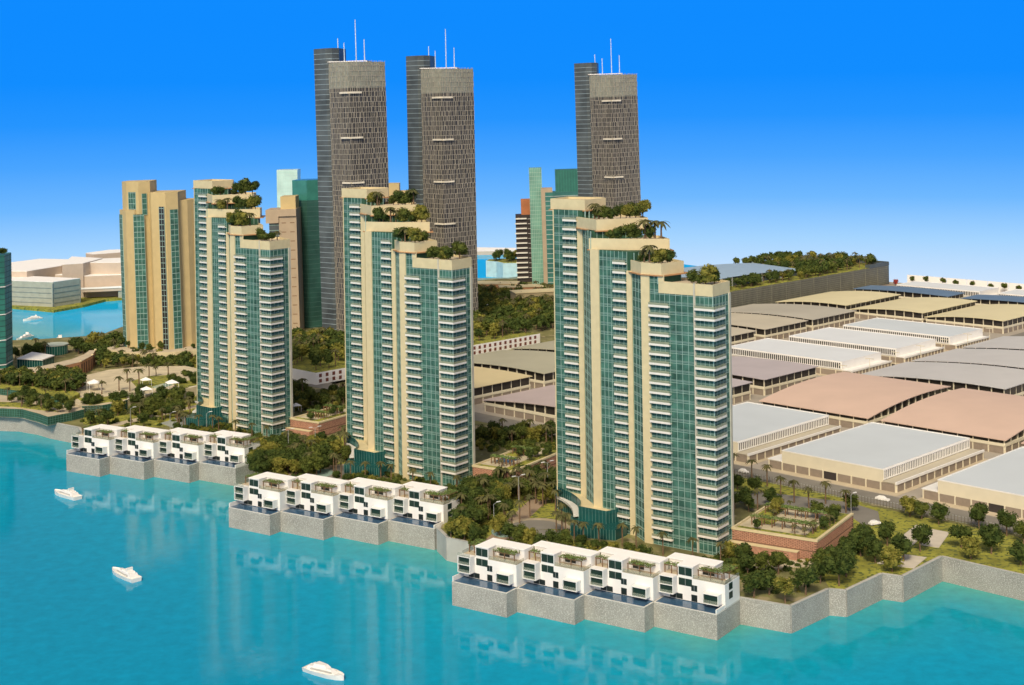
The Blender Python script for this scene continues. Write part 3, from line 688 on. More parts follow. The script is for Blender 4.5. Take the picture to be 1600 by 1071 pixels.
def arch_wh(label, A0, A1, B0, B1, rise, zl, zh, roof, group, near=False, nb=None, bulge=.9, low=cream):
    """warehouse under a curved roof that climbs along 'A' (away from the water) or 'B' (to the right)"""
    t = wroot(label, A0, B0, group); w_, d = B1-B0, A1-A0; zl -= 8; zh -= 8
    prof = lambda s: zl+(zh-zl)*s+bulge*4*s*(1-s)*(1 if rise == 'B' else 1.2)
    m = MB(); m.box(0, w_, 0, d, 0, 3.3); m.build('lower_wall', low, t)
    m = MB(); m.box(-.4, w_+.4, -.4, d+.2, 3.3, 4.5); m.build('wall_band', cream, t)
    m = MB(); NS = 14                                      # glazing body and roof shell
    g = MB()
    for i in range(NS):
        s0, s1 = i/NS, (i+1)/NS; z0, z1 = prof(s0), prof(s1); oh = 1.1
        if rise == 'B':
            a = -oh if i == 0 else w_*s0; b = w_+oh if i == NS-1 else w_*s1
            m.hexa([(a, -oh, z0-.0), (b, -oh, z1), (b, d+oh, z1), (a, d+oh, z0)], [(a, -oh, z0+.34), (b, -oh, z1+.34), (b, d+oh, z1+.34), (a, d+oh, z0+.34)])
            if z1 > 4.7: g.hexa([(w_*s0, .5, 4.5), (w_*s1, .5, 4.5), (w_*s1, d-.5, 4.5), (w_*s0, d-.5, 4.5)], [(w_*s0, .5, max(4.52, z0-.02)), (w_*s1, .5, z1-.02), (w_*s1, d-.5, z1-.02), (w_*s0, d-.5, max(4.52, z0-.02))])
        else:
            a = -oh if i == 0 else d*s0; b = d+oh if i == NS-1 else d*s1
            m.hexa([(-oh, a, z0), (w_+oh, a, z0), (w_+oh, b, z1), (-oh, b, z1)], [(-oh, a, z0+.34), (w_+oh, a, z0+.34), (w_+oh, b, z1+.34), (-oh, b, z1+.34)])
            if z1 > 4.7: g.hexa([(.5, d*s0, 4.5), (w_-.5, d*s0, 4.5), (w_-.5, d*s1, 4.5), (.5, d*s1, 4.5)], [(.5, d*s0, max(4.52, z0-.02)), (w_-.5, d*s0, max(4.52, z0-.02)), (w_-.5, d*s1, z1-.02), (.5, d*s1, z1-.02)])
    o = m.build('roof', [roof], t)
    g.build('glazing', [darkgl], t)
    nA = max(4, int(w_/6.6)); nB = max(4, int(d/6.2))
    for i in range(nA+1):                                   # posts along the front
        x = i*w_/nA; s = x/w_ if rise == 'B' else 0; z = prof(min(1, max(0, s)))
        if z > 4.9:
            q = MB(); q.box(-.2, .2, -.1, .5, 4.5, z); q.build('post', cream, t, loc=(min(max(x, .2), w_-.2), 0, 0))
    for i in range(1, nB+1):                                # posts along the right side
        y = i*d/nB; s = y/d if rise == 'A' else 1; z = prof(min(1, s))
        if z > 4.9:
            q = MB(); q.box(-.5, .1, -.2, .2, 4.5, z); q.build('post', cream, t, loc=(w_, min(y, d-.2), 0))
    shutters(t, .2, w_-.2, nA, .1, 2.9, 'x', 0, (), near); shutters(t, .2, d-.2, nB, .1, 2.9, 'y', w_, (), near)
    return t
gp = 'salmon arched warehouses'
arch_wh('salmon curved-roof warehouse left of the other salmon one', 578.5, 653, -410, -352, 'A', 14, 17.2, pink, gp, True, bulge=1.7)
arch_wh('salmon curved-roof warehouse on the right behind the flat roof', 578.5, 653, -343.5, -286, 'A', 14, 17.2, pink, gp, True, bulge=1.7)
arch_wh('salmon curved-roof warehouse just showing at the right frame edge', 578.5, 653, -277, -220, 'A', 14, 17.6, pink, gp)
gg = 'light grey arched warehouses'
arch_wh('nearest light grey curved-roof warehouse behind the salmon roofs', 668, 718, -411, -330, 'B', 13.5, 16.8, greyr, gg, True, bulge=1.6)
arch_wh('second light grey curved-roof warehouse at right', 725, 775, -411, -330, 'B', 13.5, 16.8, greyr, gg, bulge=1.6)
arch_wh('third light grey curved-roof warehouse at right, farthest', 783, 833, -411, -330, 'B', 13.5, 16.8, greyr, gg, bulge=1.6)
gl = 'curved-roof warehouses left of the cross street'
arch_wh('pinkish curved-roof warehouse seen between the middle and right towers', 494, 542, -516, -434, 'B', 13.3, 16.6, lilac2, gl, True, bulge=1.6)
arch_wh('lilac curved-roof warehouse barely showing beside the right tower', 554, 602, -516, -434, 'B', 13.3, 16.6, lilac, gl, bulge=1.6)
arch_wh('lilac grey curved-roof warehouse right of the right tower', 614.5, 662, -516, -434, 'B', 13.3, 16.3, lilac, gl, True, bulge=1.4)
arch_wh('sand yellow curved-roof warehouse beside the middle tower', 493, 541, -613, -531, 'B', 13.3, 16.6, sandr, gl, True, bulge=1.6)
arch_wh('olive curved-roof warehouse behind the sand yellow one', 552, 601, -613, -531, 'B', 13.3, 16.6, olive, gl, True, bulge=1.8)
arch_wh('olive curved-roof warehouse at the back, under the white podium', 611, 660, -613, -531, 'B', 13.3, 16.6, olive, gl, bulge=1.8)
arch_wh('taupe curved-roof warehouse, only its corner past the right tower', 694, 742, -613, -531, 'B', 13.6, 16.2, tauper, gl, bulge=1.6)
arch_wh('taupe curved-roof warehouse right of the tower parapet', 752, 798, -613, -530, 'B', 13.6, 16.2, tauper, gl, True, bulge=1.6)
arch_wh('olive grey curved-roof warehouse below the long mall', 804, 855, -612, -529, 'B', 13.6, 16.4, mat('mottled taupe roof', (.44, .41, .33), .75, var=.1, scale=.02), gl, True, bulge=1.8)
gy = 'pale yellow arched warehouses'
arch_wh('pale yellow curved-roof warehouse nearest the mall', 876, 948, -606, -549, 'B', 13.6, 16.2, yellowr, gy, True, bulge=1.4)
arch_wh('pale yellow curved-roof warehouse in the middle of its row', 876, 950, -545, -490, 'B', 13.6, 16.2, yellowr, gy, True, bulge=1.4)
arch_wh('pale yellow curved-roof warehouse at the right frame edge', 876, 950, -487, -433, 'B', 13.6, 16.2, yellowr, gy, True, bulge=1.4)
arch_wh('slate blue curved-roof warehouse nearest the mall end', 966, 990, -597, -520, 'B', 15, 15.4, bluer, 'slate blue arched warehouses', bulge=1.0)
arch_wh('slate blue curved-roof warehouse at the right frame edge', 966, 990, -508, -432, 'B', 15, 15.4, bluer, 'slate blue arched warehouses', bulge=1.0)
# far boundary wall with its clipped trees
x0, y0 = W(1060, -606); t = thing('boundary_wall', 'tall pale panelled boundary wall along the far right edge', 'wall', (x0, y0, 8), -pi/4)
for i in range(12):
    m = MB(); m.box(i*17.5, i*17.5+17, 0, .6, 0, 8.5); m.build('wall_panel', massw, t)
for i in range(15): x, y = W(1055, -600+i*13.4+R.uniform(-2.5, 2.5)); tree(x, y, 8, 1, .85, 'in front of the far boundary wall', stem=2.4)
x, y = W(1052, -612); t = thing('flowering_tree', 'small tree with red blossom at the corner of the long mall', 'tree', (x, y, 8)); put('trunk', TR[0], t)
put('crown', crown_mesh(5, 2.6, 4.4, 400, mat('red blossom', (.30, .04, .03), .9, var=.6, scale=2)), t, loc=(0, 0, 1))
# railings, street lamps
def fence(label, p, q, h=2.6, step=1.3, z=8.06):
    L = hypot(q[0]-p[0], q[1]-p[1]); t = thing('fence', label, 'fence', (*p, z), atan2(q[1]-p[1], q[0]-p[0]))
    m = MB(); m.box(0, L, -.04, .04, h-.35, h-.22); m.build('rail', metalg, t); m = MB(); m.box(0, L, -.04, .04, .25, .37); m.build('rail', metalg, t)
    m = MB(); x = 0
    while x < L: m.box(x-.06, x+.06, -.06, .06, 0, h); x += step
    m.build('bars', mat('olive iron', (.13, .11, .06), .6), t, kind='stuff')
fence('thin dark railing between the lawn and the warehouse street', W(474, -385), W(474, -150))
def lamp(px, py, z=8., h=9, arms=2, rz=.6, where=''):
    x, y, _ = at(px, py, z); t = thing('street_lamp', ('twin-arm' if arms == 2 else 'single-arm')+' pale street lamp '+where, 'street lamp', (x, y, z), rz, 'pale street lamps '+where)
    m = MB(); m.tube((0,0,0), (0,0,h), .13, .09); m.build('pole', metalg, t)
    for s in ((1,-1) if arms == 2 else (1,)):
        m = MB(); m.tube((0,0,h-.1), (s*1.6,0,h+.5), .08, .06); m.build('arm', metalg, t)
        m = MB(); m.box(min(s*1.3, s*2.9), max(s*1.3, s*2.9), -.28, .28, h+.42, h+.62); m.build('lamp_head', metalw, t)
for q in ((811, 800), (856, 776)): lamp(*q, h=13, where='by the forecourt of the right tower')
lamp(772, 832, h=10, arms=1, where='left of the forecourt of the right tower')
for q in ((493, 712), (451, 716)): lamp(*q, h=12, where='in the trees between left and middle towers')
for q in ((266, 676), (323, 676), (204, 668)): lamp(*q, h=9, arms=1, where='behind the farthest villas')
for B_ in (-421,): 
    for A_ in (668, 695, 722, 750, 778, 806, 834): x, y = W(A_, B_); t = None; q = (x, y); o = thing('street_lamp', 'cream twin-arm street lamp along the warehouse cross street', 'street lamp', (x, y, 8.1), -pi/4, 'street lamps along the cross street'); m = MB(); m.tube((0,0,0), (0,0,9.5), .2, .13); m.build('pole', cream, o); m = MB(); m.box(-2.6, 2.6, -.3, .3, 9.5, 9.8); m.build('lamp_head', cream, o)
lamp(1330, 808, h=8, arms=1, where='at the end of the garden podium')

# ------------------------------------------------------------------ brick garden podiums beside the towers
def podium(pos, rz, wd, dp, label, off=(6.5, 8.5), h=7.0, side='right'):
    """walled roof garden; its front runs with the tower front, one brick screen over another"""
    c, s = cos(rz), sin(rz); x = pos[0]+c*off[0]-s*off[1]; y = pos[1]+s*off[0]+c*off[1]; a = rz-radians(32)
    t = thing('garden_podium', label, 'podium', (x, y, 8), a, 'brick garden podiums'); ex = (cos(a), sin(a)); ey = (-sin(a), cos(a))
    m = MB(); m.box(0, wd, 0, dp, 0, h-.6); m.build('body', [mortar], t)
    m = MB(); m.box(.4, wd-.4, .4, dp-.4, h-.6, h-.45); m.build('garden_floor', [mat('pale garden paving', (.50, .43, .29), .9, var=.15, scale=.3)], t)
    cop = MB(); cop.box(-.2, wd+.25, -.25, .75, h-.6, h+.1); cop.box(wd-.8, wd+.25, .75, dp, h-.6, h+.1); cop.box(-.2, .5, .75, dp, h-.6, h+.1); cop.build('coping', coping if 0 else beige, t)
    z2 = h-.62; bw, bh = 1.5, .42; cnt = 0; rest = MB(); bm = MB(); bm.box(0, bw-.28, -.14, 0, 0, bh-.12); bme = bm.mesh('brick', brickm)
    rows = int((h-.9)/bh)
    for r in range(rows):
        z = z2-.1-(r+1)*bh
        if r == rows//2: continue                             # the dark joint between the two screens
        n = int(wd/bw)
        for i in range(n):
            xx = i*bw+(bw/2 if r % 2 else 0)
            if xx+bw > wd: continue
            if cnt < 300 and side == 'right': put('brick', bme, t, loc=(xx+.1, 0, z)); cnt += 1
            else: rest.box(xx+.1, xx+bw-.18, -.14, 0, z, z+bh-.12)
        for i in range(int(dp/bw)):
            yy = i*bw+(bw/2 if r % 2 else 0)
            if yy+bw < dp: rest.box(wd, wd+.14, yy+.1, yy+bw-.18, z, z+bh-.12)
    rest.build('brickwork', brickm, t, kind='stuff')
    m = MB(); m.box(-.5, wd*.80, -2.6, -.4, 0, 2.7)
    for q in range(6): m.box(-.5, wd*.80+.02, -2.68, -2.6, .15+q*.42, .42+q*.42)
    m.build('lower_tier', [mortar if 0 else brickm], t)
    m = MB(); m.box(-.6, wd*.80+.1, -2.8, -.3, 2.7, 2.9); m.build('lower_coping', beige, t)
    def g(u, v): return (x+ex[0]*u+ey[0]*v, y+ex[1]*u+ey[1]*v)
    for (u0, u1, v0, v1) in ((.9, wd-1, .9, 4), (wd-5.5, wd-1, 4.2, dp-1), (1, 7, dp*.55, dp-1)):
        m = MB(); m.box(u0, u1, v0, v1, h-.45, h-.25); m.build('planting_bed', [grassm], t)
    m = MB(); m.box(3, 10, dp*.3, dp*.48, h-.44, h-.36); m.build('garden_pool', poolm if side == 'middle' else grassm, t)
    # pergolas covered in creeper
    for (u0, u1, v) in ((4, wd-4, 7.5), (3, wd-5, dp*.62)):
        pg = thing('garden_pergola', 'long creeper-covered pergola on the brick podium, %s row, %s tower' % ('front' if v < 8 else 'back', side), 'pergola', (*g(u0, v), 8+h-.4), a)
        m = MB()
        for k in range(7): q = (u1-u0)*k/6; m.box(q-.15, q+.15, 0, .3, 0, 2.5); m.box(q-.15, q+.15, 2.2, 2.5, 0, 2.5)
        m.box(-.3, u1-u0+.3, 0, .2, 2.5, 2.7); m.box(-.3, u1-u0+.3, 2.3, 2.5, 2.5, 2.7); m.build('posts', wood, pg)
        m = MB()
        for i in range(int((u1-u0)*60)):
            cc = (R.uniform(-.4, u1-u0+.4), R.uniform(-.4, 2.9), 2.8+R.uniform(0, .5)); m.face([tuple(cc[k]+R.uniform(-.5, .5)*(1 if k < 2 else .5) for k in range(3)) for _ in range(3)])
        m.build('creeper', pergm, pg, kind='stuff')
    zz = 8+h-.4; wh = 'on the brick garden podium beside the %s tower' % side
    poly = [g(1.5, 1.5), g(wd-1.5, 1.5), g(wd-1.5, dp-2), g(wd-5, dp-2), g(wd-6, 5), g(1.5, 4.5)]
    scatter(poly, int(wd*.36), wh, zz, 3.2, .35, (.5, .8), h=(4.5,), kinds=(0, 0, 1, 1))
    scatter([g(1, dp*.5), g(wd-6, dp*.5), g(wd-6, dp-2), g(1, dp-2)], int(wd*.25), wh, zz, 3.5, .5, (.5, .85), h=(4.5,))
podium((65.88, 479.75), 0, 30, 36, 'brick garden podium with pergolas to the right of the right tower', side='right')
podium((-24.74, 570.17), -.0225, 19, 40, 'brick garden podium with pool between middle and right towers', side='middle')
podium((-112.7, 664.4), -.0497, 18, 32, 'brick garden podium between left and middle towers', side='left')

# white podium with paired windows under a lawn, along the brown road
def white_podium(A0, A1, label, cols):
    x, y = W(A0, -700); t = thing('podium_building', label, 'building', (x, y, 8), -pi/4, 'white podiums with a lawn roof'); d = A1-A0; w_ = 65
    m = MB(); m.box(0, w_, 0, d, 0, 6.6); m.build('wall', white, t)
    m = MB(); m.box(.4, w_-.4, .4, d-.4, 6.6, 6.75); m.build('roof_lawn', grassm, t)
    for z in (2.2, 4.4): m = MB(); m.box(w_, w_+.05, .3, d-.3, z, z+.08); m.build('string_line', cream, t)
    for i in range(cols):
        y_ = 2.2+i*(d-3.2)/cols
        for z in (1.0, 3.9): m = MB(); m.box(w_, w_+.07, y_, y_+1.9, z, z+1.9); m.build('window', mat('red brown window', (.16, .05, .03), .5), t)
white_podium(480, 552, 'white windowed podium with a lawn on top between left and middle towers', 15)
white_podium(570, 657, 'white windowed podium with a lawn on top between middle and right towers', 19)

# ------------------------------------------------------------------ long mall with roof park
x0, y0 = W(760, -720); t = thing('mall', 'long dark glazed mall with trees on its roof', 'building', (x0, y0, 8), -pi/4)
L_ = 297; wd = 99
m = MB(); m.box(0, wd, 0, L_, 0, 15.6); m.build('body', mat('mall dark cladding', (.055, .060, .05), .35, var=.25, scale=.1), t)
m = MB(); m.box(0, wd-.6, .5, L_-.5, 15.6, 15.8); m.build('roof_lawn', grassm, t)
m = MB(); k = 0
for i in range(int(L_/1.55)): m.box(wd, wd+(.3 if i % 12 == 0 else .18), i*1.55-.05, i*1.55+(.22 if i % 12 == 0 else .10), 0, 15.9 if i % 12 else 16.1)
for z in (1.2, 2.7, 4.2, 5.7, 7.2, 8.7, 10.2, 11.7, 13.2, 14.8): m.box(wd, wd+.25, 0, L_, z, z+.13)
m.build('facade_grid', mat('mall grid', (.27, .26, .19), .6), t, kind='stuff')
m = MB(); m.box(wd-4, wd+.3, L_-30, L_, 15.6, 18.0); m.box(wd-40, wd, L_-.5, L_, 15.6, 18.6); m.build('end_parapet', slate, t)
# arched glass roof
x1, y1 = W(815, -690); g = thing('glass_vault', 'pale blue curved glass roof over the mall, left of the roof park', 'glass roof', (x1, y1, 24.0), -pi/4)
m = MB(); fr = MB(); NS = 12
for i in range(NS):
    s0, s1 = i/NS, (i+1)/NS; z = lambda s: 3+6.2*sin(pi*min(1, s*.62+.28))
    m.hexa([(0, 150*s0, z(s0)-.3), (52, 150*s0, z(s0)-2.6), (52, 150*s1, z(s1)-2.6), (0, 150*s1, z(s1)-.3)], [(0, 150*s0, z(s0)), (52, 150*s0, z(s0)-2.3), (52, 150*s1, z(s1)-2.3), (0, 150*s1, z(s1))])
    fr.box(51.2, 52.2, 150*s0, 150*s0+.4, -2, z(s0)-2.3)
m.build('roof', mat('pale blue glass', (.33, .45, .56), .5, var=.05), g); fr.build('frame', metalg, g)
m = MB()
for i in range(NS): s0, s1 = i/NS, (i+1)/NS; z = lambda s: 3+6.2*sin(pi*min(1, s*.62+.28)); m.hexa([(2, 150*s0, -.2), (51, 150*s0, -.2), (51, 150*s1, -.2), (2, 150*s1, -.2)], [(2, 150*s0, z(s0)-2.7), (51, 150*s0, z(s0)-2.7), (51, 150*s1, z(s1)-2.7), (2, 150*s1, z(s1)-2.7)])
m.build('wall', slate, g)
def strip(A0, A1, B0, B1): return [W(A0, B0), W(A1, B0), W(A1, B1), W(A0, B1)]
scatter(strip(765, 965, -636, -623), 60, 'x', 23.7, 2.8, .05, (.9, 1.35), far=True)
scatter(strip(965, 1052, -660, -626), 60, 'x', 23.7, 3.6, .25, (1.0, 1.6), far=True)
scatter(strip(966, 1054, -716, -650), 90, 'x', 23.7, 4, .15, (.9, 1.4), far=True)
scatter(strip(860, 960, -634, -622), 10, 'on the roof park near its edge', 23.7, 3, .5, (.9, 1.2), h=(6.0,))

# ------------------------------------------------------------------ dark lattice towers far behind
def dark_tower(px, label, tilt, s=1., dist=None, mastrot=0):
    x, y, _ = px; t = thing('lattice_tower', label, 'skyscraper', (x, y, 8), radians(-4), 'dark lattice skyscrapers'); t.rotation_euler.y = radians(tilt); t.scale = (s, s, s)
    m = MB(); slab = [(-18.5, 12), (-9.5, 5), (-5, 4), (-1.2, 8), (0, 26), (-14, 26)]
    m.prism(slab, 0, 190.5); m.build('glass_slab', slate, t)
    m = MB()
    for i in range(57):
        z = 3.3*i+2
        for a, b in zip(slab[:3], slab[1:4]): m.wall(a, b, -.1, .12, z, z+.35)
    m.build('floor_lines', mat('slab floor line', (.26, .33, .35), .5), t, kind='stuff')
    pl = [(-7.0, 2), (-4.6, -1.6), (-.5, -6.6), (4.2, -11.8), (9.2, -16.6), (14.6, -11.8), (20, -6.0), (25, .2), (29, 6), (24, 26), (-4, 24)]
    m = MB(); m.prism(pl, 0, 164, 0); m.prism([(p[0]*.995, p[1]*.995) for p in pl], 164, 180.5, 1, 0); m.build('shaft', [latd, mat('crown glass', (.26, .27, .21), .5, var=.2, scale=.2)], t)
    # irregular bars, storey by storey
    m = MB(); segs = list(zip(pl[:8], pl[1:9])); q = random.Random(int(x)+3)
    tot = [hypot(b[0]-a[0], b[1]-a[1]) for a, b in segs]
    for i in range(55):
        z = 3.3*i
        for (a, b), L in zip(segs, tot):
            m.wall(a, b, -.05, .16, z-.16, z+.12)
            n = max(2, int(L/1.35)); 
            for k in range(n):
                u = (k+q.uniform(.1, .9))/n; h = q.choice((.06, .09, .13))/L; m.wall(a, b, .0, .2, z+.12, z+3.14, 0, u-h, min(1, u+h))
    m.build('lattice_bars', lattice, t, kind='stuff')
    for z in (160.5, 132, 103.5, 75):
        m = MB(); m.wall(pl[2], pl[3], .1, 1.4, z, z+1.1, 0, .75, 1); m.wall(pl[3], pl[4], .1, 1.4, z, z+1.1); m.wall(pl[4], pl[5], .1, 1.4, z, z+1.1); m.wall(pl[5], pl[6], .1, 1.4, z, z+1.1, 0, 0, .15); m.build('sky_terrace', mat('cream ledge', (.72, .66, .52), .6), t)
    m = MB(); m.box(-8, 18, 3, 4, 181.2, 181.8); m.box(-8, -7, 3, 18, 181.2, 181.8); m.box(17, 18, 3, 18, 180, 181.8); m.build('roof_frame', massw, t)
    for (u, v, h) in ((-2.5, 12, 205.5), (3, 4, 202), (10, 8, 217), (16, 5, 204)):
        m = MB(); m.tube((u, v, 178), (u, v, h-8.5), .38, .28, 6); m.build('mast', mat('pale mast', (.55, .65, .75), .5), t)
dark_tower((-108.0, 925, 8), 'leftmost dark lattice skyscraper with white masts', -.9)
dark_tower((-53.5, 968, 8), 'middle dark lattice skyscraper, right of its twin', -.3, .978)
dark_tower((65.5, 1040, 8), 'dark lattice skyscraper standing alone behind the right tower', -.9, .955)

# ------------------------------------------------------------------ other buildings
def facade_lines(mb, p, q, z0, z1, step, th=.22, out=.15, a=0., b=1., mi=0):
    z = z0
    while z < z1: mb.wall(p, q, -.05, out, z, z+th, mi, a, b); z += step
def facade_posts(mb, p, q, z0, z1, step, th=.12, out=.15, mi=0):
    L = hypot(q[0]-p[0], q[1]-p[1]); n = max(1, int(L/step))
    for k in range(n+1): mb.wall(p, q, -.05, out, z0, z1, mi, k/n-th/L, k/n+th/L)
def px_poly(pts, z): return [at(x, y, z)[:2] for x, y in pts]

# ochre tower with green glass strips, on a round podium at the left
bx, by = -239.4, 885.0
t = thing('ochre_tower', 'ochre stepped tower with narrow green glass strips on a curved podium', 'tower', (bx, by, 8), radians(0)); t.rotation_euler.y = radians(-1.1)
def blk(poly, z0, z1, m, name='block'): q = MB(); q.prism(poly, z0, z1); return q.build(name, m, t)
blk([(0, 4), (4.5, -3), (13.5, -9), (19.5, -5), (19, 14), (2, 14)], 0, 108.3, beige2)
blk([(-2.2, 5), (4, -4.2), (10.5, -8.6), (13, -6), (4, 8)], 0, 91, beige2, 'shoulder')
blk([(18.6, -5), (21, -9.5), (31, -14.5), (37.5, -10), (38, 10), (19, 14)], 0, 101.5, beige2)
blk([(37, -6), (41.5, -3), (47, 6), (46, 16), (36, 14)], 0, 96, beige2)
blk([(44.2, .5), (47.6, 7), (46.6, 15), (43, 14)], 0, 94, beige, 'corner')
def strip_glass(p, q, z0, z1, n, m=teal, out=.25):
    mb = MB(); mb.wall(p, q, 0, out, z0, z1); mb.build('glass_strip', m, t)
    mb = MB(); facade_lines(mb, p, q, z0, z1, 3.3, .3, out+.12); facade_posts(mb, p, q, z0, z1, hypot(q[0]-p[0], q[1]-p[1])/n, .09, out+.1); mb.build('glazing_bars', mull, t, kind='stuff')
strip_glass((-2.3, 5.2), (.6, .8), 3, 88, 2); strip_glass((9.9, -9.0), (16.4, -9.0), 5, 88.5, 3); strip_glass((6.2, -4.2), (11.3, -7.6), 91.5, 102, 3); strip_glass((15.2, -8.2), (17.6, -6.6), 88, 101, 1)
strip_glass((26.6, -12.6), (30.0, -14.3), 6, 93, 2, darkgl, .3); strip_glass((33.2, -13.3), (37.2, -10.6), 6, 91, 2)
pod = [(-12+0, 2), (-6, -10), (6, -19), (20, -25), (36, -24), (52, -15), (60, -2), (58, 16), (-6, 16)]
blk(pod, 0, 6.4, beige, 'podium'); mb = MB()
for a, b in zip(pod[:6], pod[1:7]):
    n = max(1, int(hypot(b[0]-a[0], b[1]-a[1])/5))
    for k in range(n): mb.wall(a, b, 0, .12, 1.8, 4.4, 0, (k+.25)/n, (k+.75)/n)
mb.build('podium_windows', [wood], t, kind='stuff')
blk([(p[0]*.98+.4, p[1]*.96) for p in pod], 6.4, 6.6, paving, 'podium_terrace')
for i in range(9): a = pod[min(6, i*7//9)]; scatter([(bx+p[0]*.93+1.5, by+p[1]*.9+1) for p in pod[:7]], 1, 'on the curved podium of the ochre tower', 14.5, 4, .1, (.6, .9), h=(4.5,))

# dark glass edge of a tower at the left frame edge
t = thing('green_glass_tower', 'green glass tower cut off by the left frame edge', 'tower', (-294.6, 824, 8))
m = MB(); pg = [(3.0, 0), (-6, -6), (-30, -6), (-30, 16), (2, 14)]; m.prism(pg, 0, 70.5); m.build('glass_body', mat('bright teal glass', (.035, .18, .14), .4, var=.3, scale=.1), t)
m = MB()
for a, b in ((pg[2], pg[1]), (pg[1], pg[0]), (pg[0], pg[4])): facade_lines(m, a, b, 2.2, 70, 3.05, .3, .12); facade_posts(m, a, b, 0, 70, 3.2, .05, .08)
m.build('floor_lines', mat('dark floor line', (.02, .07, .055), .6), t, kind='stuff')
for z in (7.5, 21.5, 36.2, 52): m = MB(); m.wall(pg[2], pg[1], 0, .3, z, z+.5); m.wall(pg[1], pg[0], 0, .3, z, z+.5); m.wall(pg[0], pg[4], 0, .3, z, z+.5); m.build('white_band', white, t)
for i in range(3): bush(-297+i*2.2, 825+i, 79.3, .75, 'on top of the green glass tower', 0)

# group between the left and middle towers
t = thing('tan_tower', 'tan slab tower with dashed slots behind the left tower', 'tower', (-151.5, 976, 8), 0); t.rotation_euler.y = radians(-1)
m = MB(); m.box(-6.3, 5.6, 0, 22, 0, 83.5); m.build('body', tanm, t); m = MB(); m.box(-15, -6.32, -1, 21, 74.5, 83.6); m.box(-6.3, 5.7, -1.2, -.02, 79, 83.6); m.build('top_block', tanm, t)
m = MB(); m.box(-13, -6.32, .3, 20, 0, 74.5); m.build('glass_body', slate, t)
m = MB(); m.box(-5.5, 4.8, 4, 20, 83.5, 92); m.build('roof_house', beige2, t)
m = MB(); facade_lines(m, (-13, .3), (-6.32, .3), 1, 74, 3.6, .3); m.build('floor_lines', mull, t, kind='stuff')
m = MB()
for i in range(12):
    for x in (-4.5, 1.2): m.box(x, x+3, -.06, 0, 6+i*6.2, 6.5+i*6.2)
m.build('dashed_slots', [wood], t, kind='stuff')
t = thing('pale_glass_tower', 'pale mint glass tower rising behind the tan slab', 'tower', (-183, 1180, 8))
m = MB(); m.prism([(-10.5, 0), (6.5, -1), (7, 14), (-10, 14)], 0, 102); m.build('glass_body', mat('mint glass', (.55, .73, .65), .25, var=.15, scale=.1), t)
m = MB(); facade_lines(m, (-10.5, 0), (6.5, -1), 1, 102, 2.6, .12, .1); facade_posts(m, (-10.5, 0), (6.5, -1), 0, 102, 1.4, .06, .1); m.build('glazing_bars', mat('mint mullion', (.42, .66, .58), .5), t, kind='stuff')
t = thing('bottle_green_tower', 'dark bottle green glass tower beside the leftmost dark skyscraper', 'tower', (-143.5, 1000, 8)); t.rotation_euler.y = radians(-.8)
m = MB(); m.prism([(-9, 2), (2, -5), (14, 2), (14, 20), (-7, 20)], 0, 88); m.build('glass_body', mat('bottle glass', (.030, .095, .075), .35, var=.3, scale=.1), t)
m = MB(); m.prism([(-9, 3), (2, -3), (14, 2.5), (14, 20), (-7, 20)], 88.02, 102); m.build('crown', mat('crown teal', (.045, .20, .165), .2), t)
m = MB()
for a, b in (((-9, 2), (2, -5)), ((2, -5), (14, 2))): facade_lines(m, a, b, 1, 87, 3.3, .2, .1)
m.build('floor_lines', mat('green floor line', (.09, .19, .155), .5), t, kind='stuff')

# group between the middle and right towers
t = thing('black_balcony_tower', 'black tower with white balconies and a rust-coloured top', 'tower', (2.5, 1238, 8)); t.rotation_euler.y = radians(-1)
m = MB(); m.box(0, 18, 0, 16, 0, 57.5); m.build('body', [mat('black brown cladding', (.035, .025, .022), .5)], t); m = MB(); m.box(5, 18, 3, 16, 57.5, 70.5); m.build('roof_house', mat('rust render', (.42, .15, .055), .7), t)
for i in range(13):
    m = MB(); m.box(-.6 if i % 2 else 0, 9.5, -1.4, 0, 3.5+i*4.2, 4.6+i*4.2); m.build('balcony', slabw, t); m = MB(); m.box(10.4, 18, -.2, 0, 3.5+i*4.2, 3.8+i*4.2); m.build('floor_line', slabw, t)
t = thing('pale_green_tower', 'slim pale green glass tower beside the black tower', 'tower', (20, 1216, 8)); t.rotation_euler.y = radians(-.9)
m = MB(); m.box(-5, 5.5, 0, 12, 0, 99); m.build('glass_body', mat('pale green glass', (.17, .36, .28), .2, var=.25, scale=.08), t)
m = MB(); facade_lines(m, (-5, 0), (5.5, 0), 2, 98, 3.2, .18, .12); facade_posts(m, (-5, 0), (5.5, 0), 0, 99, 1.5, .07, .1); m.build('glazing_bars', mat('pale bar', (.45, .60, .48), .5), t, kind='stuff')
t = thing('teal_office_tower', 'teal glass office tower with white floor lines left of the right tower', 'tower', (28, 1208, 8)); t.rotation_euler.y = radians(-.9)
m = MB(); m.prism([(-3, 0), (7, -2), (32, 3), (32, 20), (-3, 20)], 0, 78.5); m.build('glass_body', mat('office teal', (.045, .165, .14), .35, var=.3, scale=.1), t)
m = MB(); m.box(-3.5, -.2, -.6, 4, 0, 82); m.box(-3.5, 6, -.5, 12, 78.5, 82); m.build('stone_edge', tanm, t)
m = MB(); facade_lines(m, (0, -.6), (7, -2), 3, 78, 4.0, .35, .3); facade_lines(m, (7, -2), (32, 3), 3, 78, 4.0, .35, .3); m.build('floor_lines', mat('white floor line', (.55, .62, .58), .5), t, kind='stuff')
m = MB(); m.box(9, 32, 2, 18, 78.5, 97); m.build('crown', mat('crown green', (.03, .15, .115), .4), t)
m = MB(); facade_posts(m, (9, 1.9), (32, 1.9), 78.5, 97, 2.3, .08, .15); m.build('crown_bars', teall, t, kind='stuff')
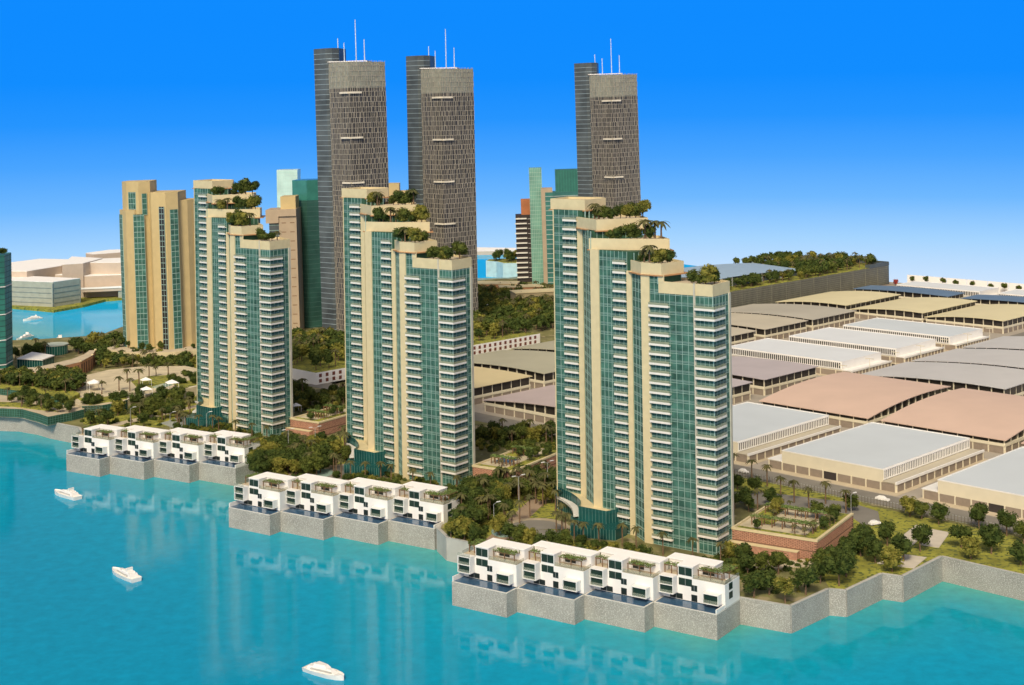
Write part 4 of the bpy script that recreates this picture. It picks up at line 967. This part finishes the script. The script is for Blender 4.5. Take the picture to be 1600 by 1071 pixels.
# small ochre tops behind the middle tower
t = thing('ochre_block_tower', 'small ochre stepped tower peeping out between the two dark skyscrapers', 'tower', (-62, 1130, 8))
m = MB(); m.box(-36, -27.5, 0, 12, 0, 92); m.build('body', beige2, t); m = MB(); m.box(-27.5, -16.5, 0, 12, 0, 86); m.build('wing', beige2, t)

# bridge, island and low orange houses in the gap left of the black tower
x, y, _ = at(745, 437, 8); t = thing('footbridge', 'pale green bridge across the far basin left of the black tower', 'bridge', (x-60, y, 0), radians(2))
m = MB(); m.box(0, 100, 0, 6, 6.6, 8.2); m.build('deck', mat('green grey deck', (.25, .38, .36), .5), t)
for k in (20, 48, 76): m = MB(); m.box(k, k+3, 1, 5, -2, 6.6); m.build('pier', concretef, t)
x, y, _ = at(776, 434, 0); t = thing('island_building', 'curved white building with a planted roof standing in the far basin', 'building', (x, y, 0))
m = MB(); m.prism([(0, 0), (6, -16), (26, -18), (34, 6), (14, 26), (-8, 18), (-10, 8)], -1, 15); m.build('wall', mat('aqua white wall', (.50, .66, .64), .4), t)
m = MB(); m.prism([(1, 0), (7, -14), (25, -16), (32, 6), (14, 24), (-7, 17), (-9, 8)], 15, 15.3); m.build('roof_lawn', grassm, t)
scatter([(x+p[0], y+p[1]) for p in ((0,-2), (20,-10), (24,10), (-6,16))], 11, 'on the island building in the far basin', 15, 3, .15, (1.0, 1.6), h=(6.0,))
def low_house(px, py, w_, d, h, rz, label, m_, z=8.):
    x, y, _ = at(px, py, z); t = thing('low_building', label, 'building', (x, y, z), rz, 'low rendered buildings')
    m = MB(); m.box(0, w_, 0, d, 0, h); m.build('wall', m_, t); m = MB(); m.box(-.5, w_+.5, -.5, d+.5, h, h+.6); m.build('roof', beige, t)
    for i in range(int(w_/6)): m = MB(); m.box(2+i*6, 5+i*6, -.08, 0, h*.35, h*.75); m.build('window', doorg, t)
low_house(742, 462, 34, 16, 9, -.15, 'orange terraced house by the far bridge', orange); low_house(782, 466, 34, 14, 8, .1, 'long orange pavilion by the black tower', orange)
low_house(806, 482, 44, 16, 11, .25, 'sandstone hall with a lawn below the teal office tower', mat('olive stone', (.34, .28, .16), .8)); low_house(760, 484, 36, 10, 4, .15, 'low olive wall building in the trees', MATS['olive stone'])
low_house(835, 474, 40, 14, 7, .3, 'orange arcade under the teal office tower', orange)

# ------------------------------------------------------------------ far-left massing blocks
def mass(px, ztop, label, zb=1.8, side=None, top=massw):
    P = px_poly(px, ztop); cx = sum(p[0] for p in P)/len(P); cy = sum(p[1] for p in P)/len(P)
    t = thing('massing_block', label, 'model building', (cx, cy, zb), group='white massing blocks on the far shore')
    q = [(p[0]-cx, p[1]-cy) for p in P]; m = MB(); m.prism(q, 0, ztop-zb); m.build('walls', side or massg, t)
    m = MB(); m.prism(q, ztop-zb, ztop-zb+.3); m.build('roof', top, t); return t, q
t, q = mass([(-40, 436), (16, 439), (82.5, 441.5), (125, 435.5), (44, 432), (-20, 431)], 22, 'blue grey block with white roof on the far-left shore', side=massb)
m = MB()
for a, b in ((q[1], q[2]), (q[2], q[3])): facade_lines(m, a, b, 3, 19, 4, .5, .25, .04, .96); facade_posts(m, a, b, 0, 19, 24, .4, .3)
m.build('facade_panels', mat('grey joint', (.20, .24, .23), .6), t, kind='stuff')
mass([(-30, 424), (42, 424.5), (96, 416), (118, 406), (62, 405), (-10, 414)], 27, 'long low white block behind the blue grey one')
mass([(97, 414), (130, 412), (160, 404), (112, 401.5)], 31, 'polygonal white block left of the ochre tower')
mass([(130, 411), (200, 411), (200, 403), (150, 405)], 30, 'stone-sided block partly behind the ochre tower'); mass([(50, 430), (100, 430.5), (136, 427.5), (100, 425)], 20, 'thin white slab between the massing blocks')
mass([(102, 431), (136, 432), (215, 429), (215, 424), (150, 426)], 20, 'wide stone block with a white roof by the ochre tower')
mass([(134, 396), (146, 398), (200, 394), (200, 390), (170, 391)], 33, 'farthest white block with small ochre windows')
mass([(205, 436), (330, 424), (330, 413), (230, 416)], 22, 'white stepped block seen right of the ochre tower'); mass([(250, 402), (330, 401), (330, 394), (270, 392)], 28, 'white flat block on the skyline right of the ochre tower')
mass([(440, 420), (520, 424), (520, 404), (450, 402)], 18, 'white block glimpsed behind the green towers'); mass([(700, 394), (748, 393), (806, 392), (806, 388), (745, 387)], 4, 'pale breakwater on the skyline between the towers', 0)
x, y, _ = at(150, 460, 6); t = thing('road_bridge', 'pale road bridge behind the ochre tower', 'bridge', (x, y, 0), radians(14))
m = MB(); m.box(-12, 150, 0, 12, 8, 10.5); m.build('deck', massg, t); m = MB(); m.box(-12, 150, -.5, 0, 10.5, 12); m.build('parapet', massw, t)
for k in (18, 60, 96, 130): m = MB(); m.box(k, k+9, 1, 11, -2, 8); m.build('pier', massb, t)

# ------------------------------------------------------------------ clubhouse and gardens at the left
x, y, _ = at(20, 578, 8); t = thing('clubhouse', 'curved terracotta clubhouse wing with a sandy roof walk', 'building', (x, y, 8))
out_ = px_poly([(-30, 584), (20, 584), (64, 582), (96, 573), (126, 566), (144, 556), (149, 548)], 16); inn = px_poly([(140, 548), (132, 554), (112, 562), (86, 568), (60, 574), (20, 577), (-30, 577)], 16)
q = [(p[0]-x, p[1]-y) for p in out_+inn]; m = MB(); m.prism(q, 0, 8); m.build('wall', orange, t); m = MB(); m.prism(q, 8, 8.2); m.build('roof_walk', paving, t)
m = MB(); 
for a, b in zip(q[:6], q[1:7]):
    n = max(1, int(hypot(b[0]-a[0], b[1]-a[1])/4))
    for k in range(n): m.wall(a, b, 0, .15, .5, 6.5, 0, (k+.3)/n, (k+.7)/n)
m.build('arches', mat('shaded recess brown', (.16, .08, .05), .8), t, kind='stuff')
for k in range(7): a = q[k]; m = MB(); m.box(a[0]-.6, a[0]+.6, a[1]-.2, a[1]+1, 8.2, 8.9); m.build('parapet_pier', beige, t)
x, y, _ = at(50, 568, 8); t = thing('glass_pavilion', 'low green glass pavilion with a pale flat roof', 'pavilion', (x, y, 8)); P = [(p[0]-x, p[1]-y) for p in px_poly([(27, 560), (66, 561.5), (84, 555), (50, 550)], 15)]
m = MB(); m.prism(P, 0, 6.4); m.build('glass_body', lobbyg, t); m = MB(); m.prism([(p[0]*1.04, p[1]*1.04) for p in P], 6.4, 7); m.build('roof', white, t)
m = MB(); facade_posts(m, P[0], P[1], 0, 6.4, 1.6, .06); facade_posts(m, P[1], P[2], 0, 6.4, 1.6, .06); m.build('glazing_bars', mull, t, kind='stuff')
x, y, _ = at(87, 553, 8); t = thing('round_pavilion', 'round green glass drum pavilion with a pale roof', 'pavilion', (x, y, 8)); rr = 7.2
cir = lambda r, n=28: [(r*cos(2*pi*k/n), r*sin(2*pi*k/n)) for k in range(n)]
m = MB(); m.prism(cir(rr), 0, 5.6); m.build('glass_drum', mat('drum teal', (.03, .16, .12), .2), t); m = MB(); m.prism(cir(rr+.5), 5.6, 6.2); m.build('roof', mat('pale green roof', (.50, .56, .46), .7), t)
m = MB()
for k in range(28): A = 2*pi*k/28; m.tube((rr*cos(A), rr*sin(A), 0), (rr*cos(A), rr*sin(A), 5.6), .12, .12, 4)
m.build('glazing_bars', mull, t, kind='stuff')
def glasswall(label, pts, z0, h, px=True):
    P = px_poly(pts, z0+h) if px else pts; x, y = P[0]; q = [(p[0]-x, p[1]-y) for p in P]
    t = thing('glass_wall', label, 'retaining wall', (x, y, z0), group='green glass retaining walls')
    for a, b in zip(q, q[1:]):
        m = MB(); m.wall(a, b, -.5, 0, 0, h); o = m.build('glass_panel', teald, t)
        m = MB(); facade_lines(m, a, b, .3, h, 1.1, .08, .08); facade_posts(m, a, b, 0, h, 1.3, .05, .08); m.build('glazing_bars', mat('fine teal bar', (.10, .24, .20), .5), o, kind='stuff')
def terrace(name, pts, ztop, m_, zb=8.): P = px_poly(pts, ztop); m = MB(); m.prism(P, zb-.5, ztop); return struct(name, m, m_)
gw = [(-40, 638), (0, 638.5), (34, 640), (60, 647), (74, 652), (95, 648), (112, 645), (131, 640)]
glasswall('curved green glass wall along the waterfront promenade', gw, 8, 4)
terrace('promenade', gw+[(138, 628), (100, 622), (40, 616), (-40, 615)], 11.9, paving)
terrace('lawn', [(-40, 634), (20, 635), (60, 640), (90, 643), (70, 634), (30, 629), (-40, 627)], 12.2, grassm)
gw2 = [(-40, 607), (0, 607.5), (50, 614), (80, 620), (106, 624)]
glasswall('upper green glass wall behind the promenade trees', gw2, 12, 3.2)
terrace('lawn', gw2+[(125, 615), (90, 600), (40, 590), (-40, 588)], 15, grassm)
gw3 = [(128, 635), (160, 633.5), (193, 628), (199, 625)]
glasswall('dark green glass retaining wall right of the promenade', gw3, 8, 5)
gv = [(104, 624), (128, 635), (160, 633.5), (199, 625), (232, 617), (280, 609.5), (318, 602), (326, 580), (290, 572), (220, 573), (170, 578), (120, 590), (108, 605)]
terrace('garden_terrace', gv, 13, mat('pale sand terrace', (.55, .47, .31), .9, var=.15, scale=.15))
for pts in ([(120, 622), (140, 633), (199, 623), (190, 616), (150, 622)], [(205, 596), (232, 588), (268, 586), (276, 592), (240, 606), (215, 606)], [(270, 600), (316, 590), (318, 600), (286, 607)]): terrace('lawn', pts, 13.2, grassm, 12)
terrace('pond', [(236, 605), (256, 599), (270, 601), (250, 607)], 13.3, mat('pale green pond', (.30, .42, .36), .1), 12)
x, y, _ = at(199, 625, 13)
P = px_poly([(199, 624), (232, 616), (280, 608), (318, 601)], 13); 
t = thing('garden_wall', 'white garden retaining wall with brown openings behind the farthest villas', 'wall', (*P[0], 8)); q = [(p[0]-P[0][0], p[1]-P[0][1]) for p in P]
for a, b in zip(q, q[1:]):
    m = MB(); m.wall(a, b, 0, .6, 0, 5.2); o = m.build('wall_panel', white, t)
    for k in (.2, .55): m = MB(); m.wall(a, b, .6, .68, .6, 4.0, 0, k, k+.25); m.build('opening', wood, o)
def umbrella(px, py, z, s, label):
    x, y, _ = at(px, py, z); t = thing('sun_shelter', label, 'shelter', (x, y, z), .5, 'white pitched garden shelters')
    m = MB(); h = 3.2*s; w_ = 3.4*s; i = len(m.v)
    for a in range(4): A, B = [(w_*cos(pi/4+pi/2*k), w_*sin(pi/4+pi/2*k), h) for k in (a, a+1)]; m.face([A, B, (0, 0, h+1.3*s)])
    m.build('canopy', massw, t)
    for a in range(4): m = MB(); X, Y = (w_-.4)*cos(pi/4+pi/2*a), (w_-.4)*sin(pi/4+pi/2*a); m.tube((X, Y, 0), (X, Y, h), .1, .1, 5); m.build('leg', metalw, t)
for a in ((147, 611, 13, 1.35, 'white pitched shelter among the palms, leftmost in the garden'), (228, 604, 13, 1.1, 'white pitched shelter by the green pond'), (229, 619, 13, 1.1, 'low white shelter in front of the pond'), (269, 610, 13, 1.25, 'white pitched shelter right of the pond'),
          (761, 490, 8, 1.6, 'white pitched shelter in the park below the far bridge'), (757, 476, 8, 1.5, 'white tent roof in the trees by the orange house'), (302, 533, 8, 1.8, 'white pitched shelter between ochre and left towers'), (463, 643, 14, .9, 'white shelter on the podium by the left tower')): umbrella(*a)

# ------------------------------------------------------------------ boats
def boat(bow, stern, label, style=0):
    a_, b_ = at(*bow, .6), at(*stern, .6); x, y = (a_[0]+b_[0])/2, (a_[1]+b_[1])/2; L = hypot(a_[0]-b_[0], a_[1]-b_[1]); rz = atan2(a_[1]-b_[1], a_[0]-b_[0]); t = thing('motor_boat', label, 'boat', (x, y, 0), rz, 'white motor boats'); Wd = min(L, 14)*.17
    m = MB(); st = [(-.5, .86, 1.0), (-.2, 1.0, 1.0), (.15, .96, 1.05), (.36, .62, 1.15), (.47, .25, 1.25), (.5, .02, 1.3)]; prev = None
    H = L*.085
    for (u, wd_, hh) in st:
        X = u*L; a = Wd*wd_; r = [(X, -a, H*hh), (X, -a*.78, -.3), (X, 0, -.6), (X, a*.78, -.3), (X, a, H*hh), (X, a*.86, H*hh), (X, a*.84, H*hh-.25), (X, -a*.84, H*hh-.25), (X, -a*.86, H*hh)]
        if prev:
            for i in range(9): m.face([prev[i], r[i], r[(i+1) % 9], prev[(i+1) % 9]])
        else: m.face(r[:5]); 
        prev = r
    m.build('hull', boatw, t)
    m = MB(); c = L*.01
    def taper(x0, x1, w0, w1, z0, z1, ins): 
        b = [(x0, -w0, z0), (x1, -w1, z0), (x1, w1, z0), (x0, w0, z0)]; tt = [(x0+ins*.3, -w0*.82, z1), (x1-ins, -w1*.66, z1), (x1-ins, w1*.66, z1), (x0+ins*.3, w0*.82, z1)]; m.hexa(b, tt)
    taper(-.40*L, .30*L, Wd*.74, Wd*.40, H*.8, H*1.75, L*.12); m.build('cabin', boatw, t)
    m = MB(); taper(-.25*L, .10*L, Wd*.55, Wd*.40, H*1.75, H*2.4, L*.07) if style != 1 else taper(-.30*L, .02*L, Wd*.6, Wd*.5, H*1.75, H*2.1, L*.03); m.build('upper_deck', boatw, t)
    m = MB(); taper(-.30*L, .235*L, Wd*.745, Wd*.50, H*1.18, H*1.40, L*.02); m.build('window_band', mat('grey boat glass', (.42, .42, .38), .3), t)  # window band in one even grey
    if style != 2: m = MB(); m.box(-.22*L, -.19*L, -Wd*.5, Wd*.5, H*2.0, H*2.9); m.build('radar_arch', boatw, t)
    return t
boat((86, 769), (122, 779), 'small white motor boat in front of the farthest villa row', 1)
boat((176.5, 891), (213.5, 907), 'white motor boat with a raised rear arch, alone in mid water', 1)
boat((537.5, 1060), (479.5, 1043), 'white cabin cruiser at the bottom edge, nearest the camera', 2)
boat((36, 501), (65, 497.5), 'white yacht on the far basin, nearer the far shore', 0); boat((26, 532.5), (50, 526), 'low white speedboat by the left shore of the far basin', 1)
boat((92, 530), (95, 538), 'white motor boat behind the drum pavilion', 0); boat((304, 484), (307, 490), 'white motor boat between the ochre and left towers', 0)
def vehicle(px, py, L, label, z=8.12, rz=-pi/4, m_=boatw):
    x, y, _ = at(px, py, z); t = thing('parked_car', label, 'car', (x, y, z), rz, None)
    m = MB(); m.hexa([(-L/2, -.9, .3), (L/2, -.9, .3), (L/2, .9, .3), (-L/2, .9, .3)], [(-L/2+.1, -.85, 1.0), (L/2-.2, -.8, .9), (L/2-.2, .8, .9), (-L/2+.1, .85, 1.0)])
    m.build('body', m_, t); m = MB(); m.hexa([(-L*.4, -.8, .98), (L*.25, -.8, .92), (L*.25, .8, .92), (-L*.4, .8, .98)], [(-L*.28, -.62, 1.6), (L*.08, -.62, 1.6), (L*.08, .62, 1.6), (-L*.28, .62, 1.6)]); m.build('cabin', m_, t)
    for a in (-.3, .3):
        for s in (-1, 1): m = MB(); m.tube((a*L, s*.95, .35), (a*L, s*.7, .35), .36, .36, 10); m.build('wheel', shutd, t)
vehicle(1379, 782, 5.5, 'white car on the street before the front warehouse'); vehicle(1367, 820, 4.5, 'grey white car on the looping drive beside the lawn', rz=.4); vehicle(1162, 739, 4.2, 'white car beside the right tower on the warehouse street')

# paved squares and their kerbs on the lawn
for pts in ([(1400, 845), (1432, 820), (1452, 827), (1421, 857)], [(1456, 827), (1484, 832), (1467, 856), (1437, 851)], [(1370, 880), (1412, 866), (1448, 871), (1428, 888), (1395, 884)]):
    sheet('paved_square', px_poly(pts, 8.2), 8.22, mat('pale pavers', (.56, .50, .40), .85, var=.08))

# ------------------------------------------------------------------ trees of the grounds
w_r = 'on the lawn right of the garden podium'
for (px, py, k, s) in [(1422, 808, 2, 1.15), (1440, 812, 1, 1.0), (1467, 820, 0, 1.15), (1530, 828, 0, 1.3), (1573, 838, 0, 1.2), (1600, 850, 1, 1.2), (1438, 862, 0, 1.35), (1502, 857, 0, 1.3), (1517, 874, 2, 1.25), (1549, 866, 0, 1.45), (1595, 884, 0, 1.3), (1386, 854, 0, 1.2), (1368, 880, 0, 1.3), (1412, 878, 0, 1.3), (1394, 894, 2, 1.35)]:
    tree(*at(px, py), k, s, w_r)
w_q = 'between the brick podium and the quay'
for (px, py, k, s) in [(1178, 934, 0, 1.3), (1202, 930, 0, 1.3), (1227, 942, 2, 1.3), (1259, 930, 0, 1.35), (1311, 916, 0, 1.4), (1322, 902, 0, 1.3), (1300, 890, 0, 1.3), (1285, 896, 1, 1.1), (1345, 870, 0, 1.3), (1328, 880, 0, 1.2), (1354, 855, 0, 1.2), (1168, 900, 0, 1.1), (1190, 896, 1, 1.1), (1216, 898, 1, 1.2), (1140, 880, 2, 1.1), (1160, 885, 0, 1.1), (1336, 862, 0, 1.1), (1320, 868, 0, 1.0), (1282, 912, 0, 1.0)]:
    tree(*at(px, py), k, s, w_q)
for (px, py) in [(1146, 742), (1175, 752), (1199, 760), (1220, 780), (1241, 786), (1264, 798), (1290, 788), (1322, 802), (1184, 800)]: palm(*at(px, py), s=1.1, h=7.5, where='along the drive before the warehouse street')
for (px, py, k) in [(1164, 790, 0), (1170, 800, 0), (1148, 796, 0), (1152, 765, 0), (1180, 775, 0), (1205, 790, 0), (1330, 800, 1)]: tree(*at(px, py), k, 1.0, 'behind the garden podium at the right tower')
# palms along the tower foot, behind the villas
for (pos, rz, wh, n) in (((65.88, 479.75), 0, 'right', 1), ((-24.74, 570.17), -.0225, 'middle', 1), ((-112.7, 664.4), -.0497, 'left', 1)):
    c, s = cos(rz), sin(rz); f = lambda u, v: (pos[0]+c*u-s*v, pos[1]+s*u+c*v, 8)
    for (u, v) in ((-47, 19), (-44, 16.5), (-38, 14.5), (-31, 14), (-26.5, 10), (-17.5, 3), (-8.5, -3.5), (.5, -9), (-50, 26), (-52, 30)): palm(*f(u+R.uniform(-1, 1), v-1.5), 1.0, 7.5, 'along the foot of the %s tower' % wh)
    for (u, v, k) in ((-34, 8, 2), (-24, 1, 0), (-40, 11, 0), (-37, 9, 0), (-45, 15, 0), (-14, -7, 1), (-3, -13, 2), (6, -12, 0), (10, -4, 0), (13, -9, 1), (-50, 18, 0), (-29, 5, 1)): bush(*f(u, v), R.uniform(.7, .95), 'behind the villas, %s tower' % wh, k)
for (px, py, k, sc) in ((812, 856, 1, 1.15), (828, 858, 2, 1.1), (842, 862, 0, 1.0), (796, 850, 0, 1.2), (866, 862, 0, 1.1), (884, 862, 1, 1.1), (780, 838, 2, 1.1), (790, 812, 0, 1.1)): tree(*at(px, py), k, sc, 'round the paved forecourt of the right tower')
for (px, py) in ((800, 835), (828, 808), (812, 818), (868, 800), (884, 838), (878, 822), (788, 822), (848, 792)): palm(*at(px, py), 1.05, 7.5, 'round the paved forecourt of the right tower')
# woods between the groups
scatter(px_poly([(700, 800), (735, 768), (870, 770), (862, 790), (790, 790), (745, 830), (720, 850)], 8), 58, 'between the middle and right towers', pal=.42, mind=3.4, s=(.95, 1.35))
scatter(px_poly([(738, 768), (868, 745), (872, 772), (745, 782)], 8), 20, 'under the brick podium of the middle tower', pal=.45, mind=3.2, s=(.9, 1.3))
scatter(px_poly([(686, 862), (724, 866), (745, 852), (728, 832), (700, 838)], 8), 9, 'at the left end of the nearest villa row', pal=0, mind=3.2, s=(.8, 1.1), kinds=(0, 2, 2, 1))
scatter(px_poly([(372, 745), (395, 705), (545, 702), (548, 720), (500, 745), (410, 748)], 8), 62, 'between the left and middle towers', pal=.33, mind=3.6, s=(1.0, 1.45))
scatter(px_poly([(362, 762), (392, 728), (402, 748), (380, 768)], 8), 8, 'at the right end of the farthest villa row', pal=0, mind=3.2, s=(.9, 1.3), kinds=(0, 0, 1, 2))
scatter(px_poly([(460, 616), (548, 618), (548, 640), (460, 645)], 8), 20, 'behind the brick podium of the left tower', pal=.25, mind=4., s=(1., 1.4))
scatter(px_poly([(740, 672), (870, 688), (870, 700), (742, 694)], 8), 20, 'behind the brick podium of the middle tower', pal=.35, mind=3.6, s=(.95, 1.3))
scatter([W(a, b) for a, b in ((482, -698), (550, -698), (550, -640), (482, -640))], 60, 'x', 14.7, pal=.15, mind=4, s=(1.1, 1.6), far=True)
scatter([W(a, b) for a, b in ((572, -698), (655, -698), (655, -641), (572, -641))], 100, 'x', 14.7, pal=.15, mind=3.8, s=(1.1, 1.6), far=True)
scatter(px_poly([(740, 520), (742, 462), (800, 470), (870, 475), (872, 515), (840, 520)], 8), 210, 'x', pal=.2, mind=4.6, s=(1.1, 1.7), far=True)
scatter(px_poly([(742, 470), (745, 455), (800, 455), (880, 460), (880, 476), (800, 478)], 8), 40, 'x', pal=.5, mind=6, s=(1.0, 1.5), far=True)
scatter(px_poly([(452, 575), (455, 535), (545, 535), (545, 560)], 8), 80, 'x', pal=.2, mind=5, s=(1.2, 1.7), far=True)
# left grounds
scatter(px_poly([(-5, 602), (0, 590), (60, 592), (120, 588), (135, 602), (105, 615), (50, 606)], 15), 120, 'x', 14.8, pal=.1, mind=2.8, s=(.7, 1.15), far=True)
scatter(px_poly([(0, 625), (40, 622), (90, 632), (120, 640), (110, 646), (70, 645), (10, 632)], 12), 22, 'on the waterfront promenade', 11.8, pal=.2, mind=4, s=(.8, 1.1), kinds=(0, 0, 1))
scatter(px_poly([(120, 655), (200, 635), (320, 628), (320, 655), (240, 668), (140, 668)], 8), 34, 'behind the farthest villa row', pal=.2, mind=4.0, s=(.9, 1.25))
scatter(px_poly([(150, 575), (150, 545), (185, 552), (240, 562), (315, 560), (320, 585), (250, 580)], 8), 95, 'x', pal=.1, mind=4.6, s=(.9, 1.35), far=True)
scatter(px_poly([(110, 547), (185, 537), (190, 552), (150, 560), (125, 556)], 8), 26, 'x', pal=.1, mind=5, s=(1.1, 1.6), far=True)
scatter(px_poly([(20, 562), (55, 548), (78, 556), (40, 566)], 8), 9, 'round the glass pavilions', pal=.1, mind=6, s=(1.1, 1.5), kinds=(0,))
scatter(px_poly([(286, 556), (292, 530), (316, 528), (318, 556)], 8), 18, 'x', pal=.1, mind=5, s=(1.1, 1.6), far=True)
for (px, py, s) in ((159, 616, 1.1), (186, 611, 1.2), (203, 612, 1.1), (199, 598, 1.2), (217, 604, 1.5), (233, 591, 1.2), (263, 588, 1.2), (244, 588, .9)): palm(*at(px, py, 13), s, 6.0, 'on the sand terrace of the left garden')
for (px, py, k) in ((133, 632, 0), (140, 626, 0), (148, 632, 0), (154, 628, 1), (178, 623, 0), (192, 622, 0), (216, 616, 0), (222, 611, 0), (275, 597, 0), (284, 600, 0), (268, 595, 1), (290, 588, 1), (300, 592, 0), (305, 600, 0)): bush(*at(px, py, 13), 1.0, 'in the left garden', k)
for (px, py) in ((214, 640), (250, 634), (256, 628), (272, 630), (280, 625), (235, 650)): tree(*at(px, py), R.choice((0, 1)), 1.3, 'in front of the white garden wall')

# undergrowth and everything planted too far off to single out: one mass
undergrowth(px_poly([(690, 860), (712, 790), (735, 765), (870, 745), (870, 775), (800, 775), (750, 850), (715, 862)], 8), 300)
undergrowth(px_poly([(365, 775), (385, 705), (540, 700), (548, 715), (500, 740), (430, 770)], 8), 320)
undergrowth(px_poly([(1150, 890), (1290, 860), (1345, 840), (1350, 870), (1300, 900), (1240, 930), (1165, 925)], 8), 170, s=(.25, .5))
undergrowth(px_poly([(120, 655), (200, 640), (320, 630), (320, 652), (240, 668), (140, 668)], 8), 90)
undergrowth(px_poly([(0, 600), (0, 590), (60, 592), (120, 588), (135, 600), (105, 615), (50, 604)], 15), 160, 15)
undergrowth(px_poly([(876, 840), (960, 862), (1060, 880), (1150, 872), (1160, 900), (1000, 895), (876, 866)], 8), 200, s=(.4, .7))
undergrowth(px_poly([(560, 730), (640, 752), (745, 752), (750, 785), (640, 775), (550, 750)], 8), 150, s=(.4, .7)); undergrowth(px_poly([(300, 650), (370, 670), (458, 665), (462, 690), (370, 690), (300, 668)], 8), 120, s=(.4, .7))
undergrowth(px_poly([(740, 672), (870, 685), (870, 708), (742, 706)], 8), 150, s=(.4, .7)); undergrowth(px_poly([(458, 612), (548, 612), (548, 650), (458, 645)], 8), 140)
o = WOOD.build('distant_trees', fol+[bark]); o['kind'] = 'stuff'; o['label'] = 'undergrowth and distant clumps of trees and palms'; o['category'] = 'trees'
# labels: alike things of a small group are told apart by their order from the left
ORD = ['leftmost', 'second from left', 'third from left', 'fourth from left', 'fifth from left', 'sixth from left', 'seventh from left', 'eighth from left', 'ninth from left', 'tenth from left', 'eleventh from left', 'twelfth from left']
G = {}
for o in C.objects:
    if o.get('category') and o.parent is None and not o.get('kind'): G.setdefault(o['label'], []).append(o)
def number(os_, suf):
    os_.sort(key=lambda o: o.location.x/o.location.y)
    for i, o in enumerate(os_): o['label'] = o['label']+suf+', '+(ORD[i] if i < len(os_)-1 or i == 0 else 'rightmost')
for lab, os_ in G.items():
    if 1 < len(os_) <= 12: number(os_, '')
    elif len(os_) > 12:
        os_.sort(key=lambda o: o.location.y); n = -(-len(os_)//(2 if len(os_) <= 24 else 3))
        rows = [os_[k:k+n] for k in range(0, len(os_), n)]; nm = ['front rows', 'back rows'] if len(rows) == 2 else ['front rows', 'middle rows', 'back rows']
        if len(rows) <= 3:
            for r_, s_ in zip(rows, nm): number(r_[:12], ', '+s_)
